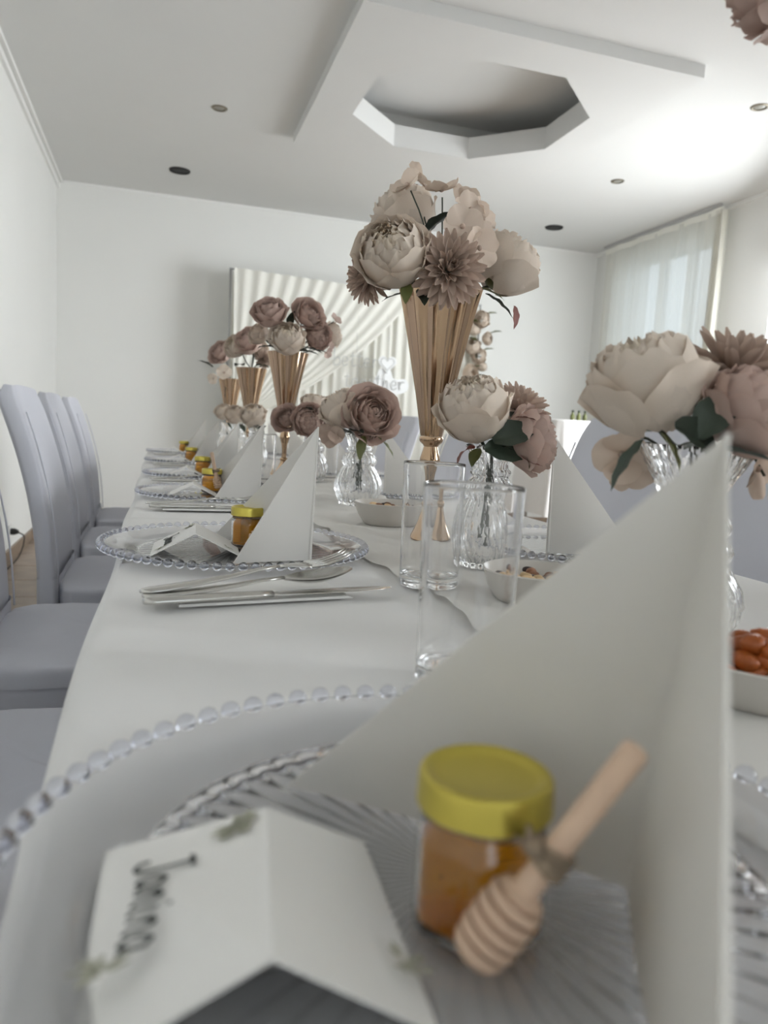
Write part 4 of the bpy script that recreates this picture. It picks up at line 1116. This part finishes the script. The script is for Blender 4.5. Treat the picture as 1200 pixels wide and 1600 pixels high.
# --- second gold vase
mB = (0.3525, 2.17, 1.10); gB = 'blooms in the second tall gold vase'
flower('rose', 'dusty pink rose at the upper left of the second tall bouquet', (0.2895, 2.13, 1.2126), 0.046, (-0.25, -0.6, 0.75), mB, 'flower', group=gB)
flower('rose', 'dusty pink rose at the upper right of the second tall bouquet', (0.3994, 2.13, 1.2178), 0.044, (0.3, -0.8, 0.4), mB, 'flower', group=gB, spin=1)
flower('peony', 'cream peony at the front centre of the second tall bouquet', (0.3376, 2.10, 1.1404), 0.046, (-0.1, -0.7, 0.65), mB, 'flower', group=gB, leaves=[((0.30, 2.1, 1.115), (-0.9, -0.4, 0.1), 0.05, 'leaf'), ((0.37, 2.1, 1.11), (0.8, -0.5, 0.1), 0.06, 'leaf'), ((0.39, 2.1, 1.12), (1, -0.2, 0.0), 0.05, 'leaf'), ((0.35, 2.15, 1.18), (0.1, -0.3, 0.9), 0.05, 'leaf')])
flower('ranunculus', 'dusty pink ranunculus at the right of the second tall bouquet', (0.4334, 2.15, 1.165), 0.038, (0.4, -0.8, 0.1), mB, 'flower', group=gB)
flower('globe_peony', 'cream peony at the far right of the second tall bouquet', (0.4819, 2.2, 1.1754), 0.034, (0.9, -0.2, 0.3), mB, 'flower', group=gB, spin=2)
flower('peony', 'beige bud at the left of the second tall bouquet', (0.2703, 2.2, 1.1586), 0.030, (-0.8, -0.3, 0.5), mB, 'flower', group=gB, colors={'cream': 'beige', 'creamin': 'beige'})
spray('small pink floret sprig at the right of the second tall bouquet', (0.39, 2.17, 1.10), [((0.4866, 2.17, 1.2148), 0.022, (0.5, -0.6, 0.6)), ((0.455, 2.12, 1.115), 0.018, (0.6, -0.6, -0.3)), ((0.468, 2.14, 1.135), 0.016, (0.7, -0.6, -0.1))], m='pink', group=gB)
# --- third and fourth gold vases (small in the photo)
mC = (0.338, 2.93, 1.10); gC = 'blooms in the third tall gold vase'
flower('rose', 'dusty pink rose standing in the third tall bouquet', (0.3156, 2.87, 1.2053), 0.054, (-0.6, -0.5, 0.6), mC, 'flower', group=gC, parts=False, leaves=[((0.30, 2.88, 1.115), (-0.4, -0.7, 0.1), 0.07, 'leaf'), ((0.35, 2.88, 1.12), (0.7, -0.7, 0.1), 0.06, 'leaf')])
flower('peony', 'cream peony low at the left of the third tall bouquet', (0.2744, 2.9, 1.1857), 0.042, (-0.6, -0.6, 0.4), mC, 'flower', group=gC, parts=False)
flower('mum', 'mauve dahlia low at the right of the third tall bouquet', (0.3788, 2.9, 1.145), 0.035, (0.5, -0.8, 0.0), mC, 'flower', group=gC, parts=False, name='dahlia')
flower('peony', 'beige bloom at the right of the third tall bouquet', (0.3671, 2.95, 1.185), 0.036, (0.5, -0.7, 0.3), mC, 'flower', group=gC, parts=False, colors={'cream': 'beige', 'creamin': 'beige'})
mD = (0.338, 3.80, 1.10); gD = 'blooms in the farthest tall gold vase'
flower('rose', 'dusty pink rose in the farthest tall bouquet', (0.284, 3.80, 1.2343), 0.056, (-0.7, -0.5, 0.5), mD, 'flower', group=gD, parts=False, leaves=[((0.25, 3.80, 1.16), (-0.9, -0.2, 0.6), 0.08, 'leaf')])
spray('small white floret at the farthest tall bouquet', (0.31, 3.76, 1.10), [((0.300, 3.73, 1.135), 0.040, (-0.1, -1, 0.2)), ((0.252, 3.76, 1.105), 0.03, (-0.5, -0.8, -0.2))], m='cream', group=gD)
# --- nearest small vase
m1 = (0.372, 0.797, 0.888); g1 = 'blooms in the clear fluted vase'
flower('globe_peony', 'big cream peony leaning left in the clear fluted vase', (0.3431, 0.79, 0.9353), 0.040, (-0.35, -0.25, 0.85), m1, 'flower', group=g1, deep=0.11, spin=0.5,
       leaves=[((0.358, 0.765, 0.902), (0.85, -0.25, 0.45), 0.052, 'leaf', 0.40, 0.9), ((0.350, 0.77, 0.893), (0.95, -0.2, 0.0), 0.050, 'leaf', 0.38, 0.9), ((0.340, 0.775, 0.893), (-0.85, -0.3, 0.1), 0.036, 'rleaf', 0.22, 0.6, 0.75), ((0.345, 0.775, 0.893), (-0.6, -0.6, -0.6), 0.026, 'oleaf', 0.32), ((0.383, 0.765, 0.930), (0.9, -0.4, 0.15), 0.024, 'rleaf', 0.22)])
flower('mum', 'beige dahlia at the back right of the clear fluted vase', (0.424, 0.845, 0.940), 0.040, (0.45, 0.1, 0.85), m1, 'flower', group=g1, name='dahlia', deep=0.09)
flower('ranunculus', 'dusty pink ranunculus hanging to the right from the clear fluted vase', (0.414, 0.785, 0.9057), 0.035, (0.85, -0.35, 0.2), m1, 'flower', group=g1, deep=0.10, leaves=[((0.392, 0.765, 0.889), (0.5, -0.5, -0.8), 0.026, 'rleaf', 0.22, 0.0, -0.5), ((0.398, 0.765, 0.893), (0.4, -0.5, -1.0), 0.020, 'oleaf')])
# --- silvery vase
m2 = (0.385, 1.44, 0.885); g2 = 'blooms in the silvery fluted vase'
flower('rose', 'large dusty pink rose facing the camera in the silvery vase', (0.399, 1.42, 0.9360), 0.051, (0.05, -0.97, 0.28), m2, 'flower', group=g2, spin=0.4, deep=0.1, leaves=[((0.384, 1.41, 0.893), (-0.35, -0.5, -0.9), 0.05, 'oleaf', 0.24), ((0.412, 1.41, 0.892), (0.75, -0.4, -0.6), 0.052, 'oleaf', 0.2), ((0.36, 1.42, 0.900), (0.2, -0.9, 0.2), 0.05, 'leaf')])
flower('globe_peony', 'cream peony behind and left of the large dusty pink rose', (0.350, 1.46, 0.9410), 0.042, (-0.5, 0.1, 0.8), m2, 'flower', group=g2, deep=0.1)
spray('small mauve floret sprig hanging left from the silvery vase', (0.372, 1.435, 0.888), [((0.322, 1.43, 0.885), 0.020, (-0.5, -0.8, -0.2)), ((0.318, 1.45, 0.897), 0.018, (-0.7, -0.7, 0.1)), ((0.332, 1.42, 0.892), 0.018, (-0.3, -0.9, 0.1))], m='mauve', group=g2)
# --- vase beside the second gold vase
m3 = (0.405, 2.02, 0.888); g3 = 'blooms in the vase beside the second gold vase'
flower('rose', 'dusty pink rose left behind the second gold vase stem', (0.330, 2.02, 0.922), 0.036, (-0.4, -0.8, 0.4), m3, 'flower', group=g3, deep=0.05)
flower('ranunculus', 'dusty pink ranunculus right of the second gold vase stem', (0.386, 1.97, 0.921), 0.042, (-0.05, -0.9, 0.35), m3, 'flower', group=g3, leaves=[((0.39, 1.97, 0.94), (-0.4, -0.6, 0.5), 0.04, 'leaf')])
flower('peony', 'cream peony above the pink blooms beside the second gold vase', (0.413, 2.05, 0.962), 0.038, (0.1, -0.2, 0.9), m3, 'flower', group=g3)
flower('mum', 'mauve dahlia at the right of the pink blooms beside the second gold vase', (0.430, 1.98, 0.920), 0.036, (0.6, -0.7, 0.2), m3, 'flower', group=g3, name='dahlia')
# --- single peonies further back
for (x, y, z, R, lab) in ((0.2999, 2.5, 0.9267, 0.042, 'cream peony in the small vase left of the second gold vase'), (0.2925, 3.05, 0.9311, 0.040, 'cream peony in the small vase before the third gold vase'), (0.2913, 3.58, 0.944, 0.040, 'farthest cream peony in the small vases')):
    flower('peony', lab, (x, y, z), R, (-0.2, -0.5, 0.8), (0.31, y + 0.02, 0.89), 'flower', parts=False, group='single cream peonies further back', leaves=[((0.31, y - 0.01, 0.895), (0.4, -0.8, -0.4), 0.05, 'leaf')], deep=0.05)
# --- large vase at the right
mR = (0.390, 0.475, 0.902); gR = 'blooms in the wide-mouthed fluted vase'
flower('globe_peony', 'largest blurred cream peony at the right, in the wide-mouthed vase', (0.3335, 0.464, 0.9495), 0.039, (-0.35, 0.05, 0.9), mR, 'flower', group=gR, spin=0.3, deep=0.1,
       leaves=[((0.350, 0.425, 0.915), (0.45, -0.15, 0.85), 0.045, 'leaf', 0.34, 0.9), ((0.330, 0.425, 0.922), (0.9, -0.1, -0.25), 0.045, 'leaf', 0.36, 0.9), ((0.327, 0.435, 0.917), (0.4, -0.4, -0.6), 0.030, 'oleaf', 0.34), ((0.318, 0.44, 0.912), (-0.75, -0.1, -0.65), 0.042, 'leaf', 0.16), ((0.36, 0.43, 0.907), (0.6, -0.6, 0.1), 0.045, 'leaf', 0.3), ((0.375, 0.43, 0.914), (0.95, -0.2, 0.2), 0.05, 'leaf', 0.3)])
flower('mum', 'beige dahlia standing upright at the upper right edge of the photo', (0.416, 0.475, 0.963), 0.047, (0.15, -0.15, 0.95), mR, 'flower', group=gR, name='dahlia')
flower('ranunculus', 'dusty pink ranunculus facing right at the right edge of the photo', (0.394, 0.425, 0.934), 0.033, (0.35, -0.5, 0.75), mR, 'flower', group=gR)
spray('pale beige florets drooping left below the largest cream peony', (0.375, 0.495, 0.902), [((0.350, 0.51, 0.9000), 0.024, (-0.5, -0.7, -0.3)), ((0.362, 0.515, 0.891), 0.022, (-0.1, -0.9, -0.4))], group=gR, deep=0.05)
spray('pale beige florets drooping at the right edge, right of the wide glass mouth', (0.410, 0.47, 0.902), [((0.4300, 0.455, 0.8960), 0.024, (0.4, -0.8, -0.3)), ((0.436, 0.445, 0.889), 0.02, (0.5, -0.8, -0.2))], group=gR, deep=0.05)
# --- corner bloom of the gold vase beyond the right edge
mT = (0.50, 0.25, 1.10); gT = 'blooms in the gold vase beyond the right edge'
flower('ranunculus', 'blurred dusty pink bloom cut off by the top right corner', (0.374, 0.420, 1.216), 0.036, (-0.5, 0.5, 0.2), mT, 'flower', group=gT)
# --- garland blooms on the backdrop
for k in range(22):
    z = 0.22 + k * 0.083; a = 0.075 * sin(k * 2.4)
    mk = 'cream'
    kk = ('peony', 'all', mk)
    if kk not in PMESH:
        mb = MB()
        for (nm, b2, mx, m2_, key) in kind_parts('peony'): mb.add(b2.v, b2.f, mx)
        PMESH[kk] = mb.mesh('bloom', M['cream'])
    o = obj('bloom', PMESH[kk], ga, T(a, -0.02 - 0.03 * (k % 2), z) @ RZ(0.9 * sin(k * 1.7)) @ RX(1.2 + 0.5 * sin(k * 3.1)) @ SC((0.075, 0.055, 0.065)[k % 3]), kind='stuff')
    obj('leaf', leaf_mesh('oleaf'), ga, frame_to((a + 0.03, -0.03, z + 0.05), (1 if k % 2 else -1, -0.3, 0.5)) @ SC(0.12))

# ------------------------------------------------------------------ high table at the right, far behind
ht = thing('high_table', 'high table under a white cloth before the right wall corner', 'table', (3.28, 5.4, 0))
obj('tabletop', (MB().box(-0.30, 0.47, -0.25, 0.25, 1.02, 1.044), M['wood'], False), ht)
for sx in (-0.3, 0.47):
    for sy in (-0.25, 0.25): obj('leg', (MB().tube([(sx, sy, 0), (sx, sy, 1.02)], 0.018), M['pipe']), ht)
def hcloth(u, v):
    a = 2 * pi * u; c, s_ = cos(a), sin(a); e = 0.24
    lv = [0, 0.6, 0.97, 1.0, 1.0, 1.0, 1.0, 1.0][int(round(v * 7))]; z = [1.052, 1.052, 1.052, 1.045, 0.9, 0.7, 0.5, 0.3][int(round(v * 7))]
    d = max(0, 1.045 - z); fold = d * 0.03 * sin(a * 9 + 1)
    hx, hy = 0.475 + d * 0.05 + fold, 0.34 + d * 0.05 + fold
    return (0.085 + math.copysign(abs(c) ** e, c) * hx * lv, math.copysign(abs(s_) ** e, s_) * hy * lv, z)
o = obj('white_cloth', (MB().grid(hcloth, 120, 7, closed_u=True), M['cloth'], True, 50), None, T(3.28, 5.4, 0))
o['label'] = 'white cloth draped over the high table by the right wall'; o['category'] = 'tablecloth'
def small_plant(x, label):
    t = thing('small_bottle', label, 'bottle', (x, 5.25, 1.053), None, 'small dark green bottles on the high table')
    obj('body', (MB().lathe([(0.0005, 0), (0.016, 0), (0.018, 0.004), (0.018, 0.04), (0.008, 0.055), (0.008, 0.066), (0.0005, 0.066)], 20), M['oleaf']), t)
    obj('cap', (MB().lathe([(0.0005, 0.0665), (0.0095, 0.0665), (0.0095, 0.08), (0.0005, 0.081)], 16), M['leaf']), t)
small_plant(3.12, 'left one of the small dark green bottles on the high table')
small_plant(3.175, 'middle one of the small dark green bottles on the high table')
small_plant(3.23, 'right one of the small dark green bottles on the high table')
